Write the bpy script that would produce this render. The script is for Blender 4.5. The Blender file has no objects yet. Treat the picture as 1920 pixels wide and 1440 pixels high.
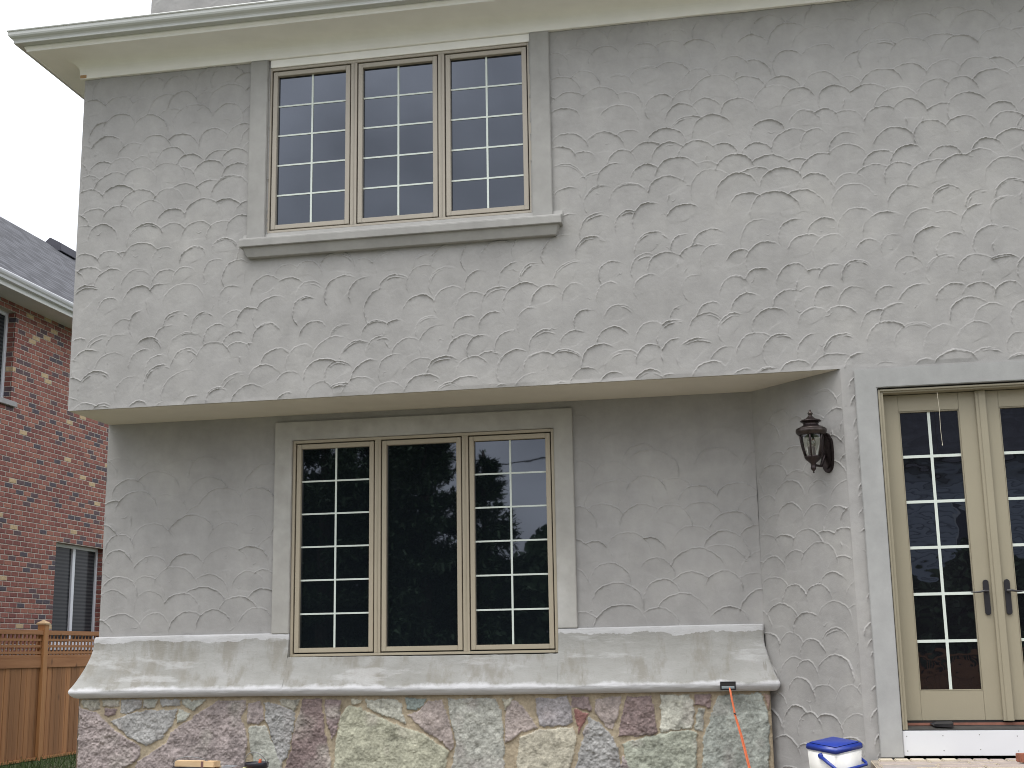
import bpy, bmesh, math, random
import numpy as np
from mathutils import Vector, Matrix
random.seed(4); rng = np.random.default_rng(7)
sc = bpy.context.scene
COL = sc.collection
R = math.radians

# ------------------------------------------------------------------ camera, sky, sun, exposure
CAM = Vector((5.7801, -10.0735, 0.7888)); YAW, PITCH, ROLL, F = -0.1874, 0.2023, -0.0168, 2448.8
fwd = Vector((math.sin(YAW)*math.cos(PITCH), math.cos(YAW)*math.cos(PITCH), math.sin(PITCH)))
rgt = Vector((math.cos(YAW), -math.sin(YAW), 0)); upv = rgt.cross(fwd)
c_, s_ = math.cos(ROLL), math.sin(ROLL)
rgt, upv = rgt*c_ + upv*s_, upv*c_ - rgt*s_
cd = bpy.data.cameras.new('camera'); cam = bpy.data.objects.new('camera', cd); COL.objects.link(cam)
cam.matrix_world = Matrix(((rgt.x, upv.x, -fwd.x, CAM.x), (rgt.y, upv.y, -fwd.y, CAM.y), (rgt.z, upv.z, -fwd.z, CAM.z), (0, 0, 0, 1)))
cd.sensor_width = 36; cd.sensor_fit = 'HORIZONTAL'; cd.lens = F/1920*36; cd.clip_end = 2000; cd.clip_start = .05
sc.camera = cam

SUN_EL, SUN_AZ = R(68), R(205)      # azimuth clockwise from +Y: behind the viewer, a little to the left
w = bpy.data.worlds.new("World"); sc.world = w; w.use_nodes = True
nt = w.node_tree; bg = nt.nodes['Background']
sky = nt.nodes.new('ShaderNodeTexSky'); sky.sky_type = 'NISHITA'; sky.sun_disc = False
sky.sun_elevation = SUN_EL; sky.sun_rotation = SUN_AZ; sky.air_density = 1.0; sky.dust_density = 4.0; sky.ozone_density = 1.0
hs = nt.nodes.new('ShaderNodeHueSaturation'); hs.inputs['Saturation'].default_value = .30
nt.links.new(sky.outputs[0], hs.inputs['Color'])
# cloud deck: soft, slightly uneven brightness of an overcast sky
tcw = nt.nodes.new('ShaderNodeTexCoord'); nzw = nt.nodes.new('ShaderNodeTexNoise'); nzw.inputs['Scale'].default_value = 6.5; nzw.inputs['Detail'].default_value = 3
mrw = nt.nodes.new('ShaderNodeMapRange'); mrw.inputs['To Min'].default_value = .72; mrw.inputs['To Max'].default_value = 1.45; mrw.inputs['From Min'].default_value = .3; mrw.inputs['From Max'].default_value = .7
mxw = nt.nodes.new('ShaderNodeVectorMath'); mxw.operation = 'SCALE'
nt.links.new(tcw.outputs['Generated'], nzw.inputs['Vector']); nt.links.new(nzw.outputs['Fac'], mrw.inputs['Value'])
ov = nt.nodes.new('ShaderNodeMix'); ov.data_type = 'RGBA'; ov.inputs[0].default_value = .62; ov.inputs[7].default_value = (12.2, 12.5, 13.2, 1)   # the white cloud sheet over it
nt.links.new(hs.outputs[0], ov.inputs[6]); nt.links.new(ov.outputs[2], mxw.inputs[0]); nt.links.new(mrw.outputs[0], mxw.inputs['Scale'])
spw = nt.nodes.new('ShaderNodeSeparateXYZ'); nt.links.new(tcw.outputs['Generated'], spw.inputs[0])      # overcast: darker low down, brighter overhead
grw = nt.nodes.new('ShaderNodeMapRange'); grw.inputs['From Min'].default_value = .30; grw.inputs['From Max'].default_value = .46; grw.inputs['To Min'].default_value = .66; grw.inputs['To Max'].default_value = 1.14
nt.links.new(spw.outputs['Z'], grw.inputs['Value']); mx2 = nt.nodes.new('ShaderNodeVectorMath'); mx2.operation = 'SCALE'
nt.links.new(mxw.outputs[0], mx2.inputs[0]); nt.links.new(grw.outputs[0], mx2.inputs['Scale']); nt.links.new(mx2.outputs[0], bg.inputs['Color']); bg.inputs['Strength'].default_value = .15
sl = bpy.data.lights.new('sun', 'SUN'); sun = bpy.data.objects.new('sun', sl); COL.objects.link(sun)
sl.energy = 1.6; sl.angle = R(32); sl.color = (1, .97, .92)
sdir = Vector((math.sin(SUN_AZ)*math.cos(SUN_EL), math.cos(SUN_AZ)*math.cos(SUN_EL), math.sin(SUN_EL)))
sun.rotation_euler = sdir.to_track_quat('Z', 'Y').to_euler()
sc.view_settings.view_transform = 'Standard'; sc.view_settings.look = 'None'; sc.view_settings.gamma = 1
sc.view_settings.exposure = 0.17
sc.cycles.filter_width = 1.0

# ------------------------------------------------------------------ pixel -> world helper (photograph is 1920 x 1440)
def ray(u, v): return fwd + rgt*((u-960)/F) - upv*((v-720)/F)
def atY(u, v, Y): d = ray(u, v); return CAM + d*((Y-CAM.y)/d.y)
def atX(u, v, X): d = ray(u, v); return CAM + d*((X-CAM.x)/d.x)
def atP(u, v, p0, n): d = ray(u, v); return CAM + d*((Vector(p0)-CAM).dot(n)/d.dot(n))

# ------------------------------------------------------------------ materials
def newmat(name):
    m = bpy.data.materials.new(name); m.use_nodes = True
    return m, m.node_tree, m.node_tree.nodes['Principled BSDF']
def N(nt, t, **k):
    n = nt.nodes.new(t)
    for a, b in k.items():
        if a in n.inputs: n.inputs[a].default_value = b
        else: setattr(n, a, b)
    return n
def coords(nt, scale=(1, 1, 1)):
    tc = N(nt, 'ShaderNodeTexCoord'); mp = N(nt, 'ShaderNodeMapping', Scale=scale)
    nt.links.new(tc.outputs['Object'], mp.inputs['Vector']); return mp.outputs[0]
def noise(nt, vec, scale, detail=4, rough=.55):
    n = N(nt, 'ShaderNodeTexNoise', Scale=scale, Detail=detail, Roughness=rough); nt.links.new(vec, n.inputs['Vector']); return n.outputs['Fac']
def ramp(nt, fac, stops, interp='LINEAR'):
    r = N(nt, 'ShaderNodeValToRGB'); cr = r.color_ramp; cr.interpolation = interp
    while len(cr.elements) < len(stops): cr.elements.new(.5)
    for e, (p, c) in zip(cr.elements, stops): e.position = p; e.color = (c, c, c, 1) if isinstance(c, (int, float)) else (*c, 1)
    nt.links.new(fac, r.inputs[0]); return r.outputs[0]
def mix(nt, fac, a, b, mode='MIX'):
    m = N(nt, 'ShaderNodeMix', data_type='RGBA', blend_type=mode)
    for sock, v in ((m.inputs[0], fac), (m.inputs[6], a), (m.inputs[7], b)):
        if isinstance(v, (int, float)): sock.default_value = v
        elif isinstance(v, tuple): sock.default_value = (*v, 1)
        else: nt.links.new(v, sock)
    return m.outputs[2]
def bump(nt, b, h, dist, strength=1.0):
    n = N(nt, 'ShaderNodeBump', Distance=dist, Strength=strength); nt.links.new(h, n.inputs['Height']); nt.links.new(n.outputs[0], b.inputs['Normal'])
def simple(name, col, rough=.6, var=.08, scale=3, metal=0, bmp=0, bscale=60, spec=.5):
    m, nt, b = newmat(name); v = coords(nt)
    lo = tuple(x*(1-var) for x in col); hi = tuple(min(1, x*(1+var)) for x in col)
    nt.links.new(ramp(nt, noise(nt, v, scale, 6), [(.3, lo), (.7, hi)]), b.inputs['Base Color'])
    b.inputs['Roughness'].default_value = rough; b.inputs['Metallic'].default_value = metal; b.inputs['Specular IOR Level'].default_value = spec
    if bmp: bump(nt, b, noise(nt, v, bscale, 5), bmp)
    return m

def stucco(name, base, warm, bm=.0016):
    m, nt, b = newmat(name); v = coords(nt)
    n1 = noise(nt, v, 1.3, 7, .62); n2 = noise(nt, v, 9, 6, .6); n3 = noise(nt, coords(nt, (1, 1, .35)), 4, 5, .6)
    c = ramp(nt, n1, [(.28, tuple(x*.90 for x in base)), (.5, base), (.74, tuple(x*1.05 for x in warm))])
    c = mix(nt, .75, c, ramp(nt, n2, [(.25, .88), (.75, 1.08)]), 'MULTIPLY')
    c = mix(nt, .6, c, ramp(nt, n3, [(.3, .9), (.7, 1.07)]), 'MULTIPLY')
    nt.links.new(c, b.inputs['Base Color']); b.inputs['Roughness'].default_value = .92; b.inputs['Specular IOR Level'].default_value = .2
    h = N(nt, 'ShaderNodeMath', operation='MULTIPLY_ADD'); h.inputs[1].default_value = .5
    nt.links.new(noise(nt, v, 160, 4), h.inputs[0]); nt.links.new(noise(nt, v, 26, 6, .6), h.inputs[2])
    bump(nt, b, h.outputs[0], bm)
    return m
M = {}
M['stucco'] = stucco('grey_stucco', (.325, .318, .309), (.348, .339, .323))
M['trim'] = stucco('stucco_trim', (.318, .312, .298), (.34, .334, .318), .0008)
M['lowtrim'] = stucco('smooth_cement_trim', (.37, .36, .335), (.47, .465, .445), .0008)
M['doortrim'] = stucco('pale_stucco_trim', (.330, .332, .325), (.358, .360, .352), .0008)
def ledge_mat():
    m, nt, b = newmat('patched_cement'); v = coords(nt)
    n1 = noise(nt, coords(nt, (1.0, 1, 2.2)), 1.8, 8, .62)
    c = ramp(nt, n1, [(.25, (.235, .232, .212)), (.48, (.30, .298, .28)), (.7, (.355, .352, .34))])
    dk = noise(nt, coords(nt, (2.2, 2.2, .6)), 2.6, 7, .65)            # brown trowelled patches
    c = mix(nt, ramp(nt, dk, [(.50, 0), (.62, .75)]), c, (.225, .212, .182))
    wh = noise(nt, coords(nt, (.7, 1.2, 3.0)), 2.1, 8, .62)            # fresh white repair coat
    c = mix(nt, ramp(nt, wh, [(.56, 0), (.64, .45)]), c, (.50, .50, .50))
    # the repair coat follows the top edge and the nose of the ledge
    g = N(nt, 'ShaderNodeSeparateXYZ'); tc = N(nt, 'ShaderNodeTexCoord'); nt.links.new(tc.outputs['Object'], g.inputs[0])
    wob = N(nt, 'ShaderNodeMath', operation='MULTIPLY_ADD'); wob.inputs[1].default_value = .16
    nt.links.new(noise(nt, coords(nt, (1.2, 1, 1)), 2.3, 6, .65), wob.inputs[0]); nt.links.new(g.outputs['Z'], wob.inputs[2])
    band = ramp(nt, wob.outputs[0], [(.606, .8), (.63, 0), (1.005, 0), (1.025, .6)])
    c = mix(nt, band, c, (.56, .56, .575))
    vx = N(nt, 'ShaderNodeTexVoronoi', Scale=1.0); nt.links.new(coords(nt, (9, 9, 2.0)), vx.inputs['Vector'])
    c = mix(nt, ramp(nt, noise(nt, coords(nt, (26, 3, 4)), 1.0, 3), [(.71, 0), (.745, .55)]), c, (.2, .185, .16))
    nt.links.new(c, b.inputs['Base Color']); b.inputs['Roughness'].default_value = .9
    bump(nt, b, noise(nt, coords(nt, (1, 1, 1.6)), 14, 7, .65), .006)
    return m
M['ledge'] = ledge_mat()
M['eave'] = simple('cream_painted_eave', (.83, .82, .785), .55, .03, 5)
M['gutter'] = simple('white_aluminium_gutter', (.47, .48, .46), .35, .03, 2)
M['soffit'] = simple('painted_soffit', (.60, .56, .48), .8, .05, 2)
M['tan'] = simple('tan_clad_frame', (.36, .315, .235), .42, .03, 4)
M['tan_up'] = simple('tan_clad_frame_light', (.345, .31, .255), .42, .03, 4)
M['tan_door'] = simple('tan_door_paint', (.285, .255, .182), .45, .03, 3, bmp=.0004, bscale=120)
M['gasket_shade'] = simple('black_gasket_shade', (.012, .010, .010), .7)  # near-black, also put into gaps as their shade
M['muntin'] = simple('white_muntin', (.58, .63, .58), .5, .02)
M['black'] = simple('black_hardware', (.012, .011, .015), .4, .2)
M['white'] = simple('white_primed_board', (.64, .65, .67), .6, .03, 2)
M['screw'] = simple('screw_head', (.22, .22, .22), .5)
M['sill_metal'] = simple('dark_sill', (.045, .043, .04), .6, .3, 8)
M['woodedge'] = simple('raw_wood', (.42, .26, .13), .8, .15, 20)
M['redwood'] = simple('red_wood_strip', (.22, .09, .06), .7, .2, 12)
def glass_mat(name, ior, tint, wav):
    m, nt, b = newmat(name); b.inputs['Base Color'].default_value = (*tint, 1)
    b.inputs['Roughness'].default_value = .015; b.inputs['IOR'].default_value = ior
    b.inputs['Specular Tint'].default_value = (.78, .85, 1.0, 1)
    if wav: bump(nt, b, noise(nt, coords(nt, (1, 1, 1.5)), 3.5, 2, .4), wav)
    return m
M['glass'] = glass_mat('dark_window_glass', 2.0, (.006, .008, .010), .0003)
M['glass_door'] = glass_mat('door_glass', 1.8, (.006, .006, .008), .0014)
M['shingle'] = None

def attr_mat(name, rough, bs, bd, att='col', grain=.20):
    m, nt, b = newmat(name); a = N(nt, 'ShaderNodeAttribute', attribute_name=att); v = coords(nt)
    c = mix(nt, 1.0, a.outputs['Color'], ramp(nt, noise(nt, v, 34, 8, .7), [(.3, 1-grain), (.7, 1+grain)]), 'MULTIPLY')
    c = mix(nt, .8, c, ramp(nt, noise(nt, v, 5, 5, .6), [(.3, .8), (.7, 1.18)]), 'MULTIPLY')
    nt.links.new(c, b.inputs['Base Color']); b.inputs['Roughness'].default_value = rough; b.inputs['Specular IOR Level'].default_value = .25
    bump(nt, b, noise(nt, v, bs, 8, .7), bd); return m
M['stone'] = attr_mat('rubble_stone', .85, 48, .0045)

def brick_mat():
    m, nt, b = newmat('mixed_red_brick'); tc = N(nt, 'ShaderNodeTexCoord'); sp = N(nt, 'ShaderNodeSeparateXYZ'); nt.links.new(tc.outputs['Object'], sp.inputs[0])
    def mth(op, a, b_=None):
        n = N(nt, 'ShaderNodeMath', operation=op)
        for i, v in enumerate((a, b_)):
            if v is None: continue
            if isinstance(v, (int, float)): n.inputs[i].default_value = v
            else: nt.links.new(v, n.inputs[i])
        return n.outputs[0]
    H, W = .079, .212
    s = mth('ADD', sp.outputs['Y'], mth('MULTIPLY', sp.outputs['X'], 1.0))
    zr = mth('DIVIDE', sp.outputs['Z'], H); row = mth('FLOOR', zr); fz = mth('FRACT', zr)
    off = mth('MULTIPLY', mth('MODULO', row, 2.0), .5)
    xr = mth('ADD', mth('DIVIDE', s, W), off); colm = mth('FLOOR', xr); fx = mth('FRACT', xr)
    cb = N(nt, 'ShaderNodeCombineXYZ'); nt.links.new(row, cb.inputs[0]); nt.links.new(colm, cb.inputs[1])
    wn = N(nt, 'ShaderNodeTexWhiteNoise', noise_dimensions='2D'); nt.links.new(cb.outputs[0], wn.inputs['Vector'])
    bc = ramp(nt, wn.outputs['Value'], [(0, (.23, .085, .068)), (.2, (.28, .112, .088)), (.4, (.20, .072, .062)), (.55, (.31, .13, .095)), (.7, (.25, .092, .074)), (.83, (.11, .072, .080)), (.92, (.085, .07, .085)), (.98, (.50, .37, .22))], 'CONSTANT')
    v = coords(nt); bc = mix(nt, .8, bc, ramp(nt, noise(nt, v, 22, 6, .7), [(.25, .65), (.75, 1.3)]), 'MULTIPLY')
    sc2 = ramp(nt, noise(nt, v, 11, 4, .7), [(.70, 0), (.74, .6)]); bc = mix(nt, sc2, bc, (.38, .27, .16))
    wob = mth('MULTIPLY', noise(nt, v, 18, 3), .10)
    ez = mth('MINIMUM', fz, mth('SUBTRACT', 1.0, fz)); ex = mth('MULTIPLY', mth('MINIMUM', fx, mth('SUBTRACT', 1.0, fx)), W/H)
    d = mth('MINIMUM', ez, ex); mk = ramp(nt, mth('ADD', d, wob), [(.115, 1), (.15, 0)])
    nt.links.new(mix(nt, mk, bc, (.46, .40, .35)), b.inputs['Base Color']); b.inputs['Roughness'].default_value = .9
    bump(nt, b, ramp(nt, mth('ADD', d, wob), [(.09, 0), (.19, 1)]), .012)
    return m
M['brick'] = brick_mat()
def shingle_mat(name, c1, c2, ax):
    m, nt, b = newmat(name); v = coords(nt); tc = N(nt, 'ShaderNodeTexCoord'); sp = N(nt, 'ShaderNodeSeparateXYZ'); nt.links.new(tc.outputs['Object'], sp.inputs[0])
    d = N(nt, 'ShaderNodeMath', operation='MULTIPLY'); d.inputs[1].default_value = 1/.105; nt.links.new(sp.outputs['Z'], d.inputs[0])
    f = N(nt, 'ShaderNodeMath', operation='FRACT'); nt.links.new(d.outputs[0], f.inputs[0])
    fl = N(nt, 'ShaderNodeMath', operation='FLOOR'); nt.links.new(d.outputs[0], fl.inputs[0])
    y = N(nt, 'ShaderNodeMath', operation='MULTIPLY_ADD'); y.inputs[1].default_value = 1/.21; nt.links.new(sp.outputs[ax], y.inputs[0])
    k = N(nt, 'ShaderNodeMath', operation='MULTIPLY'); k.inputs[1].default_value = .37; nt.links.new(fl.outputs[0], k.inputs[0]); nt.links.new(k.outputs[0], y.inputs[2])
    fy = N(nt, 'ShaderNodeMath', operation='FLOOR'); nt.links.new(y.outputs[0], fy.inputs[0])
    cb = N(nt, 'ShaderNodeCombineXYZ'); nt.links.new(fl.outputs[0], cb.inputs[0]); nt.links.new(fy.outputs[0], cb.inputs[1])
    wn = N(nt, 'ShaderNodeTexWhiteNoise', noise_dimensions='2D'); nt.links.new(cb.outputs[0], wn.inputs['Vector'])
    c = ramp(nt, wn.outputs['Value'], [(0, c1), (1, c2)])
    c = mix(nt, ramp(nt, f.outputs[0], [(.0, .95), (.30, .2), (.36, 0)]), c, (.02, .02, .024))  # dark line along each course: shingle edge shadow painted into the colour
    c = mix(nt, .7, c, ramp(nt, noise(nt, v, 60, 4, .8), [(.3, .7), (.7, 1.3)]), 'MULTIPLY')
    nt.links.new(c, b.inputs['Base Color']); b.inputs['Roughness'].default_value = .95
    bump(nt, b, f.outputs[0], -.012); return m
M['shingle'] = shingle_mat('grey_shingles', (.032, .033, .040), (.085, .087, .10), 'Y')
M['cedar'] = None
def wood_mat(name, c1, c2, grain=(30, 30, 1.2), plank=None):
    m, nt, b = newmat(name); n1 = noise(nt, coords(nt, grain), 1.0, 7, .65)
    c = ramp(nt, n1, [(.25, c1), (.75, c2)])
    if plank:
        tc = N(nt, 'ShaderNodeTexCoord'); sp = N(nt, 'ShaderNodeSeparateXYZ'); nt.links.new(tc.outputs['Object'], sp.inputs[0])
        d = N(nt, 'ShaderNodeMath', operation='DIVIDE'); d.inputs[1].default_value = plank; nt.links.new(sp.outputs['Y'], d.inputs[0])
        fl = N(nt, 'ShaderNodeMath', operation='FLOOR'); nt.links.new(d.outputs[0], fl.inputs[0])
        wn = N(nt, 'ShaderNodeTexWhiteNoise', noise_dimensions='1D'); nt.links.new(fl.outputs[0], wn.inputs['W'])
        c = mix(nt, 1., c, ramp(nt, wn.outputs['Value'], [(0, .72), (1, 1.22)]), 'MULTIPLY')
    kn = N(nt, 'ShaderNodeTexVoronoi', Scale=1.0); nt.links.new(coords(nt, (3.2, 3.2, 1.6)), kn.inputs['Vector'])
    c = mix(nt, ramp(nt, kn.outputs['Distance'], [(.05, .7), (.12, 0)]), c, tuple(x*.3 for x in c1))
    nt.links.new(c, b.inputs['Base Color']); b.inputs['Roughness'].default_value = .75; bump(nt, b, n1, .002); return m
M['cedar'] = wood_mat('cedar_boards', (.29, .125, .046), (.42, .20, .08), (30, 30, 1.2), .14)
M['cedar_rail'] = wood_mat('cedar_rails', (.30, .13, .05), (.42, .20, .085), (4, 1.4, 18))
M['cedar_post'] = wood_mat('cedar_post', (.37, .165, .058), (.50, .25, .10))
M['pine'] = wood_mat('sawn_pine', (.52, .35, .19), (.66, .48, .29), (3, 20, 20))
def ground_mat():
    m, nt, b = newmat('worn_lawn'); v = coords(nt)
    c = ramp(nt, noise(nt, v, 2.2, 8, .7), [(.3, (.035, .06, .02)), (.5, (.06, .085, .03)), (.62, (.10, .085, .05)), (.8, (.15, .12, .08))])
    c = mix(nt, .8, c, ramp(nt, noise(nt, v, 40, 6, .7), [(.3, .5), (.7, 1.4)]), 'MULTIPLY')
    tc = N(nt, 'ShaderNodeTexCoord'); ds = N(nt, 'ShaderNodeVectorMath', operation='DISTANCE'); ds.inputs[1].default_value = (4.5, -4.5, -.65); nt.links.new(tc.outputs['Object'], ds.inputs[0])
    dd = N(nt, 'ShaderNodeMath', operation='MULTIPLY_ADD'); dd.inputs[1].default_value = 3.5; nt.links.new(noise(nt, v, .7, 6), dd.inputs[0]); nt.links.new(ds.outputs['Value'], dd.inputs[2])
    bounce_soil = ramp(nt, noise(nt, v, 6, 8, .7), [(.3, (.17, .152, .118)), (.7, (.24, .218, .175))])  # pale soil out of view, added to bounce light up to the soffits
    mr = N(nt, 'ShaderNodeMapRange'); mr.inputs['From Min'].default_value = 9.2; mr.inputs['From Max'].default_value = 9.8; nt.links.new(dd.outputs[0], mr.inputs['Value'])
    c = mix(nt, mr.outputs[0], bounce_soil, c)
    nt.links.new(c, b.inputs['Base Color']); b.inputs['Roughness'].default_value = 1; bump(nt, b, noise(nt, v, 25, 6), .03); return m
M['ground'] = ground_mat()

# ------------------------------------------------------------------ object helpers
def link(o, parent=None):
    COL.objects.link(o)
    if parent is not None:
        o.parent = parent; o.matrix_parent_inverse = parent.matrix_world.inverted()
    return o
def thing(name, label, cat, loc=(0, 0, 0), group=None):
    o = bpy.data.objects.new(name, None); o.location = loc; o.empty_display_size = .1
    o.matrix_world = Matrix.Translation(loc)
    o['label'] = label; o['category'] = cat
    if group: o['group'] = group
    COL.objects.link(o); return o
def tag(o, label=None, cat=None, group=None, kind=None):
    for k, v in (('label', label), ('category', cat), ('group', group), ('kind', kind)):
        if v: o[k] = v
    return o
class MB:
    """collects simple shapes and links them as ONE mesh object"""
    def __init__(s): s.v = []; s.f = []; s.mi = []
    def add(s, vs, fs, mi=0):
        n = len(s.v); s.v += [tuple(p) for p in vs]; s.f += [tuple(i+n for i in f) for f in fs]; s.mi += [mi]*len(fs)
    def box(s, x0, x1, y0, y1, z0, z1, mi=0):
        s.add([(x0, y0, z0), (x1, y0, z0), (x1, y1, z0), (x0, y1, z0), (x0, y0, z1), (x1, y0, z1), (x1, y1, z1), (x0, y1, z1)],
              [(0, 3, 2, 1), (4, 5, 6, 7), (0, 1, 5, 4), (1, 2, 6, 5), (2, 3, 7, 6), (3, 0, 4, 7)], mi)
    def obox(s, c, ax, ay, az, mi=0):
        c, ax, ay, az = map(Vector, (c, ax, ay, az))
        s.add([c-ax-ay-az, c+ax-ay-az, c+ax+ay-az, c-ax+ay-az, c-ax-ay+az, c+ax-ay+az, c+ax+ay+az, c-ax+ay+az],
              [(0, 3, 2, 1), (4, 5, 6, 7), (0, 1, 5, 4), (1, 2, 6, 5), (2, 3, 7, 6), (3, 0, 4, 7)], mi)
    def tube(s, pts, r, n=8, mi=0, cap=True):
        pts = [Vector(p) for p in pts]; rs = r if isinstance(r, (list, tuple)) else [r]*len(pts)
        vs = []; ref = Vector((0.31, .17, .93))
        for i, p in enumerate(pts):
            t = (pts[min(i+1, len(pts)-1)]-pts[max(i-1, 0)]).normalized()
            a = t.cross(ref)
            if a.length < .05: a = t.cross(Vector((1, 0, 0)))
            a.normalize(); b = t.cross(a)
            vs += [p+(a*math.cos(2*math.pi*k/n)+b*math.sin(2*math.pi*k/n))*rs[i] for k in range(n)]
        fs = [(i*n+k, i*n+(k+1) % n, (i+1)*n+(k+1) % n, (i+1)*n+k) for i in range(len(pts)-1) for k in range(n)]
        if cap: fs += [tuple(range(n-1, -1, -1)), tuple(range((len(pts)-1)*n, len(pts)*n))]
        s.add(vs, fs, mi)
    def lathe(s, prof, c, n=24, mi=0, flute=0, fn=6):
        c = Vector(c); vs = []
        for r, z in prof:
            for k in range(n):
                a = 2*math.pi*k/n; rr = r*(1+flute*math.cos(fn*a)) if flute else r
                vs.append(c+Vector((rr*math.cos(a), rr*math.sin(a), z)))
        fs = [(i*n+k, i*n+(k+1) % n, (i+1)*n+(k+1) % n, (i+1)*n+k) for i in range(len(prof)-1) for k in range(n)]
        s.add(vs, fs, mi)
    def prism(s, poly, d, mi=0):
        """poly: list of 3-D points (planar), d: extrusion vector"""
        d = Vector(d); n = len(poly); p = [Vector(q) for q in poly]
        s.add(p+[q+d for q in p], [tuple(range(n-1, -1, -1)), tuple(range(n, 2*n))]+[(i, (i+1) % n, n+(i+1) % n, n+i) for i in range(n)], mi)
    def build(s, name, mats, parent=None, bevel=0, smooth=False, seg=2):
        me = bpy.data.meshes.new(name); org = parent.matrix_world.translation if (parent is not None and parent.type == 'EMPTY') else Vector((0, 0, 0))
        me.from_pydata(s.v, [], s.f)
        for m in (mats if isinstance(mats, (list, tuple)) else [mats]): me.materials.append(m)
        me.polygons.foreach_set('material_index', s.mi)
        bm = bmesh.new(); bm.from_mesh(me); bmesh.ops.recalc_face_normals(bm, faces=bm.faces)
        if bevel:
            es = [e for e in bm.edges if len(e.link_faces) == 2 and e.calc_face_angle(0) > .6]
            bmesh.ops.bevel(bm, geom=es, offset=bevel, segments=seg, affect='EDGES', clamp_overlap=True)
        bm.to_mesh(me); bm.free()
        if smooth: me.polygons.foreach_set('use_smooth', [True]*len(me.polygons))
        o = bpy.data.objects.new(name, me); return link(o, parent)
def grid_arrays(P, mask=None):
    """P: (nz, nx, 3) points -> verts, quads"""
    nz, nx = P.shape[:2]; idx = np.arange(nz*nx).reshape(nz, nx)
    q = np.stack([idx[:-1, :-1], idx[:-1, 1:], idx[1:, 1:], idx[1:, :-1]], -1)
    q = q[mask] if mask is not None else q.reshape(-1, 4)
    return P.reshape(-1, 3), q
def mesh_np(name, parts, mat, parent=None, cols=None, extra=None):
    vs = []; qs = []; n = 0
    for v, q in parts: vs.append(v); qs.append(q+n); n += len(v)
    v = np.concatenate(vs).astype(np.float32); q = np.concatenate(qs).astype(np.int32)
    me = bpy.data.meshes.new(name); me.vertices.add(len(v)); me.vertices.foreach_set('co', v.ravel())
    me.loops.add(q.size); me.loops.foreach_set('vertex_index', q.ravel())
    me.polygons.add(len(q)); me.polygons.foreach_set('loop_start', np.arange(0, q.size, 4, dtype=np.int32))
    me.polygons.foreach_set('use_smooth', np.ones(len(q), bool))
    me.update(calc_edges=True); me.materials.append(mat)
    if cols is not None:
        a = me.attributes.new('col', 'FLOAT_COLOR', 'POINT'); a.data.foreach_set('color', np.concatenate([cols, np.ones((len(cols), 1))], 1).astype(np.float32).ravel())
    return link(bpy.data.objects.new(name, me), parent)
def smooth_noise(shape, cell, amp, r):
    """bilinear-cubic value noise on a grid"""
    nz, nx = shape; gz, gx = int(nz/cell)+3, int(nx/cell)+3; g = r.standard_normal((gz, gx))
    z = np.arange(nz)/cell; x = np.arange(nx)/cell; zi = z.astype(int); xi = x.astype(int); fz = z-zi; fx = x-xi
    fz = (fz*fz*(3-2*fz))[:, None]; fx = (fx*fx*(3-2*fx))[None]
    return amp*((g[zi][:, xi]*(1-fz)+g[zi+1][:, xi]*fz)*(1-fx)+(g[zi][:, xi+1]*(1-fz)+g[zi+1][:, xi+1]*fz)*fx)

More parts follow.
